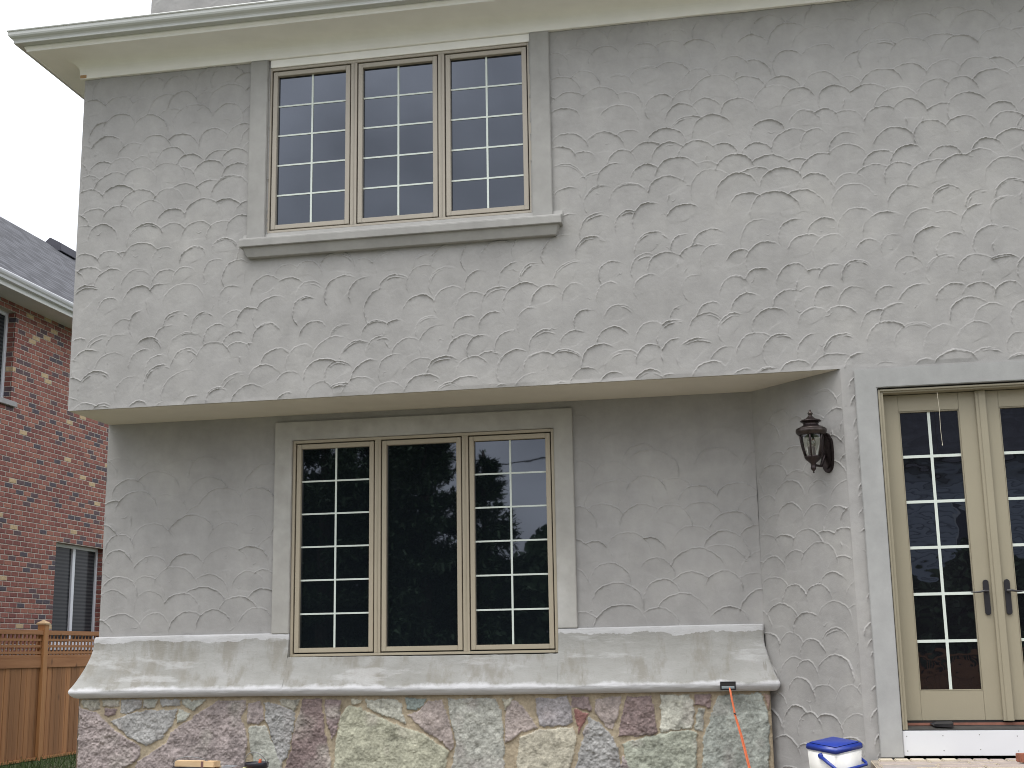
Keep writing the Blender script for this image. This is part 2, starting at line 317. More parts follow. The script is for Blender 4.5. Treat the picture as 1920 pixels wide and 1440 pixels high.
# ------------------------------------------------------------------ trowelled scallop plaster as a real height field
def scallops(W, H, res, strokes, r, rough=.0004, skew=0.0):
    nx, nz = int(W/res)+1, int(H/res)+1
    xs = np.linspace(0, W, nx); zs = np.linspace(0, H, nz); h = np.zeros((nz, nx))
    for (cx, cz, rad, ang, amp, asp, style) in strokes:
        e = rad*1.5; i0, i1 = np.searchsorted(xs, [cx-e, cx+e]); j0, j1 = np.searchsorted(zs, [cz-e, cz+e])
        if i1-i0 < 3 or j1-j0 < 3: continue
        X = xs[i0:i1][None]-cx; Z = zs[j0:j1][:, None]-cz; ca, sa = math.cos(ang), math.sin(ang)
        u = (X*ca+Z*sa)/asp; v = -X*sa+Z*ca; th = np.arctan2(u, v)
        p = r.uniform(0, 6.28, 6)
        wob = 1+.020*np.sin(3*th+p[0])+.012*np.sin(7*th+p[1])+.008*np.sin(17*th+p[2])+.005*np.sin(31*th+p[3])
        rho = np.hypot(u, v)*wob; d = rho-rad
        sk = skew(cx, cz) if callable(skew) else skew; a0 = sk+r.uniform(-.25, .25); half = r.uniform(1.1, 1.55)+.25*(abs(sk) < .2)
        a = np.clip((half-np.abs(th-a0))/.5, 0, 1); a = a*a*(3-2*a)
        a = a*np.clip(.72+.30*np.sin(2*th+p[4])+.16*np.sin(9*th+p[5])+.14*np.sin(23*th+p[0]), .28, 1.15)
        sub = h[j0:j1, i0:i1]
        w_ = np.clip(-d/.006+.5, 0, 1)*np.clip((v+.55*rad)/(.6*rad), 0, 1)*np.clip((half+.35-np.abs(th-a0))/.35, 0, 1)
        base = .0012*np.sin(u*9+p[1])+.001*np.cos(v*13+p[2])
        sub[:] = sub*(1-w_*.93)+w_*base
        ridge = np.where(d > 0, np.exp(-(d/.0034)**2), np.exp(d/.0046)*.86+.14*np.exp(d/.05))
        sub[:] += amp*a*ridge
        if style > .55:                                  # the trowel's other edge closes the stroke into a crescent
            f = r.uniform(.35, .75); v2 = v-f*.55*rad; rho2 = np.hypot(u*1.02, v2*1.35)*wob; d2 = rho2-rad*r.uniform(.78, .95)
            m2 = np.exp(-(d2/.005)**2)*np.clip(-d/.01, 0, 1)*np.clip((1.3-np.abs(np.arctan2(u, v2)))/.4, 0, 1)*np.clip(.5+.6*np.sin(3*th+p[3])+.3*np.sin(11*th), 0, 1)
            sub[:] += amp*.7*m2
    # stray trowel scratches and crumbs
    for _ in range(int(W*H*7)):
        cx, cz = r.uniform(0, W), r.uniform(0, H); L = r.uniform(.02, .09); an = r.uniform(-.6, 1.4)
        n = max(4, int(L/res)); t = np.linspace(0, 1, n*2); bend = r.uniform(-.02, .02)
        px = cx+L*t*math.cos(an)+bend*np.sin(3*t); pz = cz+L*t*math.sin(an)+.006*np.sin(9*t+cx)
        ii = np.clip((px/res).astype(int), 0, nx-1); jj = np.clip((pz/res).astype(int), 0, nz-1)
        h[jj, ii] += r.uniform(.0012, .004)*np.sin(np.pi*t)
    h += smooth_noise((nz, nx), .25/res, .003, r)+smooth_noise((nz, nx), .07/res, rough, r)+smooth_noise((nz, nx), .02/res, rough*.5, r)
    return xs, zs, h
def rows(W, H, dx, dz, rad, amp, r, tilt=0, jit=.35, drop=0, style=.0, asp=1.0):
    """rows of strokes laid from the top down, each row over the one above"""
    out = []; z = H+rad*.3; k = 0
    while z > -rad:
        x = (k % 2)*dx*.5+r.uniform(-.3, .3)*dx-rad
        order = []
        while x < W+rad:
            if r.random() > drop:
                order.append((x+r.uniform(-1, 1)*jit*dx*.5, z-rad+r.uniform(-1, 1)*jit*dz*.8, rad*r.uniform(.84, 1.24), tilt+r.normal(0, .17), amp*r.uniform(.35, 1.2), asp*r.uniform(.9, 1.12), r.random()*style+(.5 if r.random() < style else 0)))
            x += dx*r.uniform(.72, 1.25)
        r.shuffle(order); out += [tuple(o) for o in order]
        z -= dz*r.uniform(.8, 1.2); k += 1
    return out

# ================================================================== THE HOUSE
house = thing('stucco_house', 'two storey grey stucco house with scalloped trowel texture, tan casement windows and a stone base', 'house', (0, 0, -.65))
ZB, ZT, D, XI, XO = 2.869, 5.905, .7207, 5.7505, 6.4264
RES = .0042
r1 = np.random.default_rng(11)
WU, HU = 8.5, ZT+.1-ZB
st = []
for s in rows(WU, HU, .236, .172, .150, .0130, r1, .0, .34, .07, .12): st.append(s)
# lower half of the upper wall: looser, tilted crescents
def lower_style(s):
    cx, cz, rad, ang, amp, asp, sty = s
    lim = .95+.25*math.sin(cx*1.7)+.16*cx*(1 if cx < 5 else .2)
    if cz < lim and cx < 8:
        return (cx, cz, rad*r1.uniform(.8, 1.05), ang+(.25 if r1.random() < .7 else -.1), amp*1.0, asp*r1.uniform(.9, 1.05), .3+.7*r1.random())
    return s
st = [lower_style(s) for s in st]
xs, zs, h = scallops(WU, HU, RES, st, r1, skew=lambda cx, cz: -.5 if cz < .95+.25*math.sin(cx*1.7)+.1*min(cx, 5) else -.16)
edge = np.minimum(np.clip(xs/.03, 0, 1)[None], np.clip(zs/.03, 0, 1)[:, None]); h = h*edge
P = np.stack([np.broadcast_to(xs[None], h.shape), -h, np.broadcast_to(zs[:, None]+ZB, h.shape)], -1)
xc = (xs[:-1]+xs[1:])/2; zc = (zs[:-1]+zs[1:])/2+ZB
mask = ~((xc[None] > 1.77) & (xc[None] < 4.06) & (zc[:, None] > 4.20) & (zc[:, None] < 5.93))
mask &= ~((xc[None] > 6.60) & (zc[:, None] < 2.75) & (zc[:, None] < 2.84))
parts = [grid_arrays(P, mask)]
# strip between the corner and the door trim
xs, zs, h = scallops(.2, ZB+.70, RES, [(.17+r1.uniform(-.02, .03), z+r1.uniform(-.05, .05), .10*r1.uniform(.7, 1.2), -.2+r1.normal(0, .3), .011, 1, 0) for z in np.arange(.05, 3.5, .10)], r1)
parts.append(grid_arrays(np.stack([np.broadcast_to(xs[None]+XO, h.shape), -h*np.clip(xs/.02, 0, 1)[None], np.broadcast_to(zs[:, None]-.70, h.shape)], -1)))
# recessed wall under the overhang: broad faint scallops
r2 = np.random.default_rng(5)
st = rows(XI, 2.0,   .28, .22, .178, .0125, r2, .0, .35, .04, .05)
xs, zs, h = scallops(XI, ZB-.90, RES, st, r2, .0003)
h = h*np.clip((zs[-1]-.18-zs)/.35, .15, 1)[:, None]
P = np.stack([np.broadcast_to(xs[None], h.shape), D-h, np.broadcast_to(zs[:, None]+.90, h.shape)], -1)
zc = (zs[:-1]+zs[1:])/2+.90; xc = (xs[:-1]+xs[1:])/2
parts.append(grid_arrays(P, ~((xc[None] > 1.79) & (xc[None] < 4.07) & (zc[:, None] < 2.62))))
# splayed wall with the lantern
r3 = np.random.default_rng(21)
DL = math.hypot(XO-XI, D); dt = Vector(((XO-XI)/DL, -D/DL, 0)); dn = Vector((-D/DL, -(XO-XI)/DL, 0))
st = rows(DL, ZB+.5, .235, .185, .148, .0125, r3, 0, .35, .03, .2)
xs, zs, h = scallops(DL, ZB+.70, RES, st, r3, .0003)
h = h*np.clip((DL-xs)/.02, 0, 1)[None]*np.clip((zs[-1]-zs)/.25, .15, 1)[:, None]
P = np.stack([XI+xs[None]*dt.x+h*dn.x, D+xs[None]*dt.y+h*dn.y, np.broadcast_to(zs[:, None]-.70, h.shape)], -1)
parts.append(grid_arrays(P))
def quad(a, b, c, d): return (np.array([a, b, c, d], float), np.array([[0, 1, 2, 3]]))
BK = 9.0; XR = 11.0
parts += [quad((0, BK, ZB), (0, 0, ZB), (0, 0, ZT+.1), (0, BK, ZT+.1)), quad((0, BK, -.7), (0, D, -.7), (0, D, ZB), (0, BK, ZB)),
          quad((6.52, 0, 2.80), (8.5, 0, 2.80), (8.5, 0, ZB+.002), (6.52, 0, ZB+.002)), quad((8.5, 0, -.7), (XR, 0, -.7), (XR, 0, ZT+.1), (8.5, 0, ZT+.1)), quad((8.25, 0, -.7), (8.5, 0, -.7), (8.5, 0, ZB), (8.25, 0, ZB)),
          quad((XR, 0, -.7), (XR, BK, -.7), (XR, BK, ZT+.1), (XR, 0, ZT+.1)), quad((XR, BK, -.7), (0, BK, -.7), (0, BK, ZT+.1), (XR, BK, ZT+.1))]
mesh_np('wall', parts, M['stucco'], house)

mb = MB(); mb.prism([(0.004, .016, ZB-.002), (XO-.02, .016, ZB-.002), (XI, D, ZB-.002), (.004, D, ZB-.002)], (0, 0, .05)); mb.build('overhang_soffit', M['soffit'], house)

# eaves: profile (out, z) swept round the front left corner with a mitre
def sweep(prof, name, mat, smooth=False):
    v = []; f = []; n = len(prof)
    for o, z in prof: v += [(-o, BK, z), (-o, -o, z), (XR+.4, -o, z)]
    for i in range(n-1):
        for j in range(2): f.append((i*3+j, i*3+j+1, i*3+j+4, i*3+j+3))
    mb = MB(); mb.add(v, f); o = mb.build(name, mat, house)
    return o
sweep([(.372, 6.20), (.482, 6.205), (.492, 6.203), (.495, 6.196), (.492, 6.188), (.486, 6.184), (.485, 6.160), (.480, 6.146), (.470, 6.136), (.458, 6.128), (.449, 6.116), (.446, 6.103), (.449, 6.097), (.447, 6.091), (.440, 6.088), (.374, 6.088)], 'gutter', M['gutter'])
sweep([(.372, 6.10), (.384, 6.086), (.384, 6.075), (.379, 6.068), (.372, 6.060), (.368, 6.050), (.368, 6.043), (.352, 6.043), (.350, 6.047)], 'fascia', M['eave'])
sweep([(.37, 6.047), (.15, 6.047), (.125, 6.046), (.10, 6.042), (.078, 6.034), (.06, 6.022), (.046, 6.006), (.038, 5.988), (.034, 5.965), (.033, 5.95)], 'eave_soffit', M['eave'])
sweep([(.033, 5.951), (.033, 5.903), (.030, 5.899), (-.01, 5.899)], 'frieze_board', M['eave'])
mb = MB(); mb.box(1.772, 4.072, -.012, .03, 5.827, 5.8985); mb.build('window_head_board', M['eave'], house, .002)
mb = MB(); mb.box(-.03, .03, -.037, -.020, 5.905, 5.935); mb.build('bare_wood_end', M['woodedge'], house, .002)
for gx in (3.05, 6.10):
    mb = MB(); op = [(.372, 6.201), (.483, 6.2065), (.4945, 6.204), (.4975, 6.196), (.4945, 6.187), (.4885, 6.183), (.4875, 6.160), (.4825, 6.145), (.4725, 6.1345), (.4600, 6.1265), (.4512, 6.115), (.4485, 6.103), (.4515, 6.097), (.449, 6.0895), (.441, 6.0858), (.374, 6.0858)]
    mb.add([(gx+d, -o, z) for o, z in op for d in (0, .035)], [(2*i, 2*i+1, 2*i+3, 2*i+2) for i in range(len(op)-1)]); mb.build('gutter_joint', M['gutter'], house)
# hipped roof
a = .43; ym = BK/2; zr = 6.19+(ym+a)*.5
mb = MB(); mb.add([(-a, -a, 6.19), (XR+a, -a, 6.19), (XR+a, BK+a, 6.19), (-a, BK+a, 6.19), (ym, ym, zr), (XR-ym, ym, zr)], [(0, 1, 5, 4), (1, 2, 5), (2, 3, 4, 5), (3, 0, 4)])
mb.build('roof', shingle_mat('house_shingles', (.08, .08, .08), (.16, .155, .15), 'X'), house)
# chimney
r4 = np.random.default_rng(3)
cx0, cx1, cy0, cy1 = .10, 1.145, 1.0, 1.8
xs, zs, h = scallops(cx1-cx0, 3.0, .012, rows(1.045, 3., .22, .18, .13, .007, r4, 0, .4, .1, .3), r4)
P = np.stack([np.broadcast_to(xs[None]+cx0, h.shape), cy0-h, np.broadcast_to(zs[:, None]+6., h.shape)], -1)
mesh_np('chimney', [grid_arrays(P), quad((cx0, cy1, 6), (cx0, cy0, 6), (cx0, cy0, 9), (cx0, cy1, 9)), quad((cx1, cy0, 6), (cx1, cy1, 6), (cx1, cy1, 9), (cx1, cy0, 9)), quad((cx1, cy1, 6), (cx0, cy1, 6), (cx0, cy1, 9), (cx1, cy1, 9)), quad((cx0, cy0, 9), (cx1, cy0, 9), (cx1, cy1, 9), (cx0, cy1, 9))], M['stucco'], house)

# windows -----------------------------------------------------------
def rect_frame(mb, x0, x1, z0, z1, wx, wz0, wz1, y0, y1, mi=0):
    mb.box(x0, x0+wx, y0, y1, z0, z1, mi); mb.box(x1-wx, x1, y0, y1, z0, z1, mi)
    mb.box(x0+wx, x1-wx, y0, y1, z0, z0+wz0, mi); mb.box(x0+wx, x1-wx, y0, y1, z1-wz1, z1, mi)
def window(x0, x1, z0, z1, y, rws, gridded, mat, fo=.025, so=.040):
    mb = MB(); rect_frame(mb, x0, x1, z0, z1, fo, fo-.003, fo, y-.012, y+.06)
    iw = x1-x0-2*fo; ml = .054; bw = (iw-2*ml)/3; bays = []
    for i in range(3):
        a = x0+fo+i*(bw+ml); bays.append((a, a+bw))
        if i < 2:
            mb.box(a+bw, a+bw+ml, y-.010, y+.06, z0+fo-.003, z1-fo)
            mb.box(a+bw+ml*.42, a+bw+ml*.58, y-.015, y-.0102, z0+fo-.003, z1-fo)
    win = mb.build('window', mat, house, .002)
    g = MB(); g.box(x0+.01, x1-.01, y+.045, y+.055, z0+.01, z1-.01); g.build('gasket_shade', M['gasket_shade'], win)  # black sheet behind the sashes stands for weatherstrip and gap shade
    for i, (a, b) in enumerate(bays):
        gp = .010; a += gp; b -= gp; c0, c1 = z0+fo-.003+gp, z1-fo-gp
        s = MB(); rect_frame(s, a, b, c0, c1, so, so, so, y-.006, y+.044)
        s.build('sash', mat, win, .003)
        p = MB(); p.add([(a+so-.004, y+.030, c0+so-.004), (b-so+.004, y+.030, c0+so-.004), (b-so+.004, y+.030, c1-so+.004), (a+so-.004, y+.030, c1-so+.004)], [(0, 1, 2, 3)])
        p.build('pane', M['glass'], win)
        if i in gridded:
            m = MB(); xm = (a+b)/2; hw = .0082; gz0, gz1 = c0+so, c1-so
            m.box(xm-hw, xm+hw, y+.0245, y+.0285, gz0, gz1)
            for k in range(1, rws):
                zz = gz0+(gz1-gz0)*k/rws
                m.box(a+so, xm-hw, y+.0245, y+.0285, zz-hw*.85, zz+hw*.85); m.box(xm+hw, b-so, y+.0245, y+.0285, zz-hw*.85, zz+hw*.85)
            m.build('muntin_grid', M['muntin'], win)
    return win
window(1.758, 4.071, 4.318, 5.826, .012, 5, (0, 1, 2), M['tan_up'])
window(1.771, 4.087, .778, 2.636, D-.002, 6, (0, 2), M['tan'])

def slab(x0, x1, y0, y1, z0, z1, name, mat, bev=.006):
    mb = MB(); mb.box(x0, x1, y0, y1, z0, z1); return mb.build(name, mat, house, bev, seg=2)
slab(1.594, 1.757, -.035, .02, 4.265, 5.897, 'window_trim', M['trim'])
slab(4.072, 4.238, -.035, .02, 4.265, 5.897, 'window_trim', M['trim'])
# two-stepped sill
mb = MB(); mb.prism([(1.555, 0, 4.180), (1.555, -.105, 4.180), (1.555, -.108, 4.242), (1.555, -.10, 4.255), (1.555, -.022, 4.276), (1.555, -.008, 4.3165), (1.555, .03, 4.3165), (1.555, .03, 4.180)], (2.762, 0, 0))
mb.add([(1.58, -.082, 4.179), (4.292, -.082, 4.179), (4.262, -.050, 4.098), (1.61, -.050, 4.098), (1.61, .02, 4.098), (4.262, .02, 4.098), (1.58, .02, 4.179), (4.292, .02, 4.179)], [(0, 1, 2, 3), (3, 2, 5, 4), (0, 3, 4, 6), (1, 7, 5, 2)])
mb.build('window_sill', M['trim'], house, .004)
def uframe(xa, xb, xc, xd, z0, z1, z2, y0, y1, mat, name):
    mb = MB(); mb.prism([(xa, y0, z0), (xa, y0, z2), (xd, y0, z2), (xd, y0, z0), (xc, y0, z0), (xc, y0, z1), (xb, y0, z1), (xb, y0, z0)], (0, y1-y0, 0))
    return mb.build(name, mat, house, .005)
uframe(1.609, 1.769, 4.089, 4.250, .972, 2.639, 2.803, D-.035, D+.02, M['lowtrim'], 'window_trim')

# cement ledge with a flared, rounded nose -----------------------------
prof = [(-.02, .974), (.022, .974), (.029, .968), (.032, .95), (.034, .90), (.039, .855), (.050, .805), (.066, .755), (.086, .70), (.108, .648), (.130, .602), (.150, .565), (.166, .538), (.176, .522), (.178, .512), (.175, .498), (.166, .484), (.152, .470), (.135, .460), (.115, .455), (0, .455)]
def ledge_run(prof, path, closeA, closeB, r):
    P = np.zeros((len(path), len(prof), 3))
    for i, fn in enumerate(path):
        for j, (p, z) in enumerate(prof): P[i, j] = fn(p, z)
    return P
rl = np.random.default_rng(8)
def front(x):
    n1, n2 = rl.normal(0, .0012), rl.normal(0, .0015)
    return lambda p, z: (x, D-p-(n1 if .03 < p < .17 else 0), z+(n2 if p > .05 and z > .5 else 0)+.004*math.sin(x*1.3))
def dens(pr, n=4):
    out = []
    for (a, b), (c, d) in zip(pr[:-1], pr[1:]): out += [(a+(c-a)*k/n, b+(d-b)*k/n) for k in range(n)]
    return out+[pr[-1]]
lp = []
left = [lambda p, z: (-p, 3.0, z), lambda p, z: (-p, D+.3, z), lambda p, z: (-p-.0, D-p+.012, z), lambda p, z: (-p+.012, D-p, z)]+[front(x) for x in np.linspace(.05, 1.768, 60)]
right = [front(x) for x in np.linspace(4.09, 5.62, 52)]+[lambda p, z: (XI-.006+max(0, p-.045)*.80-.014, D-p, z), lambda p, z: (XI-.006+max(0, p-.045)*.80, D-p+.012, z), lambda p, z: (XI-.006+max(0, p-.045)*.80, D+.02, z)]
midp = [(-.01, .772)]+[q for q in prof if q[1] < .77]
midp.insert(1, (.060, .772))
mid = [front(x) for x in np.linspace(1.768, 4.09, 80)]
for path, pr in ((left, prof), (mid, midp), (right, prof)):
    P = ledge_run(dens(pr, 3), path, 0, 0, rl); P[:, :, 1] += smooth_noise(P.shape[:2], 4, .0011, rl)*(P[:, :, 1] < D-.02); lp.append(grid_arrays(P[::-1]))
led = mesh_np('ledge', lp, M['ledge'], house)
mb = MB()
for x in (1.7685, 4.0895):
    mb = MB(); mb.add([(x, D-p, z) for p, z in prof if z > .75]+[(x, D+.02, .77)], [tuple(range(len([1 for p, z in prof if z > .75])+1))])
    mb.build('ledge_cheek', M['ledge'], house)
# outlet let into the ledge nose
b0, b1 = atY(1350, 1278, D-.180), atY(1380, 1294, D-.180)
mb = MB(); rect_frame(mb, b0.x, b1.x, b1.z, b0.z, .006, .004, .006, D-.184, D-.12, 0)
mb.box(b0.x+.006, b1.x-.006, D-.1815, D-.13, b1.z+.004, b0.z-.006, 1)
mb.prism([(b0.x+.010, D-.1816, b1.z+.032), (b0.x+.010, D-.184, b1.z+.026), (b0.x+.010, D-.186, b1.z+.012), (b0.x+.010, D-.1816, b1.z+.010)], (b1.x-b0.x-.020, 0, 0), 2)
mb.build('outlet_box', [M['black'], M['gasket_shade'], simple('grey_outlet', (.16, .19, .20), .5)], house, .0015)

# rubble stone base: traced stones, built as relief with mortar between ---------------
SA, SB, SC = (140, 1295, 4.174), (560, 1295, 4.174), (1000, 1280, 4.085)
MAU, MA2, GRN, BUF, BLU, PNK, PAL, OLV, DMA = (.31, .265, .255), (.26, .205, .20), (.375, .38, .335), (.46, .44, .36), (.345, .34, .33), (.38, .325, .30), (.47, .465, .40), (.37, .355, .30), (.235, .18, .172)
stones = [
 (SA, MAU, [(45,130),(100,150),(180,180),(330,320),(520,445),(500,530),(430,585),(380,605),(200,790),(20,790)]),
 (SA, OLV, [(220,70),(350,72),(345,118),(225,124)]), (SA, OLV, [(60,75),(190,72),(200,138),(150,160),(70,118)]),
 (SA, MA2, [(240,140),(325,140),(318,190),(270,200),(235,185)]), (SA, BLU, [(370,75),(525,72),(522,135),(420,180),(365,170)]),
 (SA, GRN, [(542,72),(648,72),(632,130),(542,136)]), (SA, BLU, [(672,72),(832,72),(828,116),(690,122)]), (SA, GRN, [(850,72),(1025,72),(990,110),(930,160),(852,112)]),
 (SA, BLU, [(285,238),(420,190),(560,155),(800,148),(782,240),(690,370),(565,428),(440,370)]), (SA, GRN, [(815,150),(902,182),(860,232),(800,252)]),
 (SA, MAU, [(1130,82),(1335,78),(1342,140),(1300,200),(1318,270),(1340,300),(1350,450),(1330,560),(1320,790),(420,790),(490,560),(720,410),(760,330),(850,260),(1000,160)]),
 (SA, MAU, [(1362,100),(1450,82),(1490,215),(1440,262),(1357,255)]), (SA, GRN, [(1370,280),(1495,276),(1530,370),(1620,560),(1640,790),(1425,790),(1402,530),(1370,400)]),
 (SA, BLU, [(1488,88),(1620,120),(1730,172),(1712,300),(1660,520),(1612,560),(1560,420),(1502,220)]), (SA, OLV, [(1600,72),(1765,72),(1725,162),(1620,108)]),
 (SB, DMA, [(40,72),(180,68),(200,250),(225,430),(250,540),(240,800),(-110,800),(-95,560),(-60,480),(-30,300),(0,200)]),
 (SB, MA2, [(215,72),(332,72),(322,200),(300,310),(265,380),(235,290),(210,170)]),
 (SB, (.395,.39,.30), [(410,112),(470,135),(640,215),(860,300),(1000,350),(1180,480),(1150,600),(1140,800),(270,800),(290,440),(330,200),(370,132)]),
 (SB, BUF, [(415,72),(492,72),(487,103),(420,103)]), (SB, PAL, [(530,70),(775,70),(802,130),(842,250),(760,225),(620,175),(540,125)]),
 (SB, (.27,.31,.29), [(838,62),(1000,62),(980,110),(920,150),(852,150)]), (SB, PNK, [(860,190),(940,165),(1020,82),(1120,76),(1170,200),(1215,440),(1190,470),(1090,370),(990,320)]),
 (SB, (.375,.375,.335), [(1170,62),(1535,62),(1580,150),(1600,300),(1608,440),(1605,600),(1605,800),(1180,800),(1215,520),(1240,420),(1190,230)]),
 (SB, PNK, [(1622,190),(1642,100),(1690,80),(1760,130),(1870,290),(1750,320),(1655,400),(1622,400)]), (SB, BUF, [(1600,62),(1682,62),(1622,155)]),
 (SC, (.33,.31,.315), [(20,130),(140,118),(255,108),(290,200),(300,300),(250,325),(60,330),(30,240)]),
 (SC, (.46,.43,.345), [(-100,420),(50,360),(190,350),(300,345),(330,420),(310,530),(280,660),(270,800),(-140,800)]),
 (SC, MA2, [(300,108),(420,103),(442,215),(290,180)]), (SC, (.27,.14,.125), [(315,200),(420,236),(350,380)]), (SC, PNK, [(480,130),(672,105),(650,240),(610,360),(560,330),(470,220)]),
 (SC, BLU, [(425,262),(520,325),(608,412),(650,520),(665,640),(650,800),(290,800),(350,560),(390,390)]),
 (SC, DMA, [(720,105),(902,105),(920,220),(945,370),(910,395),(652,410),(692,220)]), (SC, PAL, [(975,98),(1190,92),(1232,190),(1222,340),(980,380)]),
 (SC, DMA, [(1240,96),(1362,92),(1352,190),(1232,165)]), (SC, GRN, [(1262,200),(1312,206),(1292,370),(1240,360)]),
 (SC, (.35,.365,.30), [(742,450),(900,402),(1200,362),(1250,390),(1245,640),(1240,800),(740,800),(690,470)]),
 (SC, (.34,.36,.325), [(1420,98),(1740,86),(1795,220),(1806,300),(1800,800),(1295,800),(1305,420),(1380,200)]),
 (SC, (.36,.25,.20), [(1762,88),(1806,96),(1806,208)]), (SC, MAU, [(690,560),(735,660),(725,800),(680,800),(672,640)])]
SY = D-.092
x0, x1, z0, z1 = -.105, 5.765, -.70, .456
res = .0055; xs = np.arange(x0, x1+res, res); zs = np.arange(z0, z1+res, res)
GX, GZ = np.meshgrid(xs, zs); rs = np.random.default_rng(2)
wx = smooth_noise(GX.shape, 7, .0045, rs)+smooth_noise(GX.shape, 2.5, .0025, rs); wz = smooth_noise(GX.shape, 7, .0045, rs)+smooth_noise(GX.shape, 2.5, .0025, rs)
hh = smooth_noise(GX.shape, 3, .0012, rs); cc = np.empty(GX.shape+(3,)); cc[:] = (.335, .28, .20)
cc *= (1+smooth_noise(GX.shape, 12, .07, rs))[..., None]
polys = [([(lambda p: (p.x, p.z))(atY(o+u/k, q+v/k, SY)) for u, v in pl], c) for (o, q, k), c, pl in stones]
# courses below the picture's lower edge
xx = -.10
while xx < 5.7:
    w1 = rs.uniform(.35, .75); b = min(xx+w1, 5.75)
    if b-xx > .15: polys.append(([(xx+.012, -.285+rs.uniform(-.02, .0)), (b-.012, -.285+rs.uniform(-.02, 0)), (b-.012+rs.uniform(-.05, 0), -.69), (xx+.012, -.69)], [MAU, GRN, BUF, BLU, PNK][rs.integers(5)]))
    xx = b
for pl, c in polys:
    pl = np.array(pl); bx0, bx1 = pl[:, 0].min()-.03, pl[:, 0].max()+.03; bz0, bz1 = pl[:, 1].min()-.03, pl[:, 1].max()+.03
    i0, i1 = np.searchsorted(xs, [bx0, bx1]); j0, j1 = np.searchsorted(zs, [bz0, bz1])
    if i1 <= i0 or j1 <= j0: continue
    X = GX[j0:j1, i0:i1]+wx[j0:j1, i0:i1]; Z = GZ[j0:j1, i0:i1]+wz[j0:j1, i0:i1]
    ins = np.zeros(X.shape, bool); dist = np.full(X.shape, 9.)
    for (ax, az), (bx, bz) in zip(pl, np.roll(pl, -1, 0)):
        cr = ((az > Z) != (bz > Z)) & (X < (bx-ax)*(Z-az)/(bz-az+1e-12)+ax); ins ^= cr
        L2 = (bx-ax)**2+(bz-az)**2+1e-12; t = np.clip(((X-ax)*(bx-ax)+(Z-az)*(bz-az))/L2, 0, 1)
        dist = np.minimum(dist, np.hypot(X-ax-t*(bx-ax), Z-az-t*(bz-az)))
    sd = np.where(ins, dist, -dist); sd = sd+.0045; e = np.clip(sd/.012+.15, 0, 1); e = np.sqrt(e)
    tx, tz = rs.normal(0, .02, 2); rgh = rs.uniform(.5, .9)*(1.4 if c in (MAU, MA2, DMA, BLU) else .8)
    cm = pl.mean(0)
    fac = smooth_noise(X.shape, 14, .0035*rgh, rs)+smooth_noise(X.shape, 5, .0026*rgh, rs)+smooth_noise(X.shape, 2.2, .0018*rgh, rs)
    fac = fac+.0035*np.abs(smooth_noise(X.shape, 3.2, 1.0, rs))**.7*rgh-.002+.0025*np.floor((smooth_noise(X.shape, 10, 1.0, rs))*1.3)          # split-face steps
    hh[j0:j1, i0:i1] = np.maximum(hh[j0:j1, i0:i1], np.where(sd > -.002, e*(.016+fac+tx*(X-cm[0])*.3+tz*(Z-cm[1])*.3), -1))
    m = (sd > 0.001)[..., None]; var = 1+smooth_noise(X.shape, 16, .10, rs)+smooth_noise(X.shape, 4, .12, rs)+smooth_noise(X.shape, 1.6, .10, rs)
    col = np.array(c)*.88*var[..., None]; tint = np.clip(smooth_noise(X.shape, 22, .6, rs)-.25, 0, 1)[..., None]*.5
    other = np.array(MAU if c not in (MAU, MA2, DMA) else (.37, .36, .31)); col = col*(1-tint)+other*var[..., None]*tint
    cc[j0:j1, i0:i1] = np.where(m, col, cc[j0:j1, i0:i1])
P = np.stack([GX, SY-hh, GZ], -1)
v1, q1 = grid_arrays(P); cols = [np.clip(cc, .01, 1).reshape(-1, 3)]
sp = [(v1, q1)]
for xe in (x0, x1-.0):
    q = quad((xe, 3.0 if xe < 1 else .9, z0), (xe, SY-.012, z0), (xe, SY-.012, z1), (xe, 3.0 if xe < 1 else .9, z1)); sp.append(q); cols.append(np.tile([[.33, .27, .24]], (4, 1)))
mesh_np('stone_base', sp, M['stone'], house, np.concatenate(cols))

# french doors ---------------------------------------------------------
DT0, DT1, DR = 6.524, 6.687, 8.19
uframe(DT0, DT1, DR, DR+.165, 0.0, 2.703, 2.850, -.03, .03, M['doortrim'], 'door_trim')
mb = MB()
mb.box(DT1+.005, DT1+.042, .004, .145, .192, 2.690); mb.box(DR-.042, DR-.005, .004, .145, .192, 2.690); mb.box(DT1+.042, DR-.042, .004, .145, 2.664, 2.690)
mb.box(DT1+.005, DT1+.020, -.012, .0037, .192, 2.690); mb.box(DR-.020, DR-.005, -.012, .0037, .192, 2.690); mb.box(DT1+.020, DR-.020, -.012, .0037, 2.676, 2.690)
mb.build('door_frame', M['tan_door'], house, .002)
mb = MB(); mb.box(DT1+.001, DR-.001, .05, .2, 2.6905, 2.702); mb.box(DT1+.0005, DT1+.0045, .01, .2, .19, 2.69); mb.box(DT1+.01, DR-.01, .150, .16, .19, 2.69); mb.build('door_shadow_gap', M['gasket_shade'], house)  # black boxes put into the joints as the shade of the gaps
XC = (7.400+7.480)/2
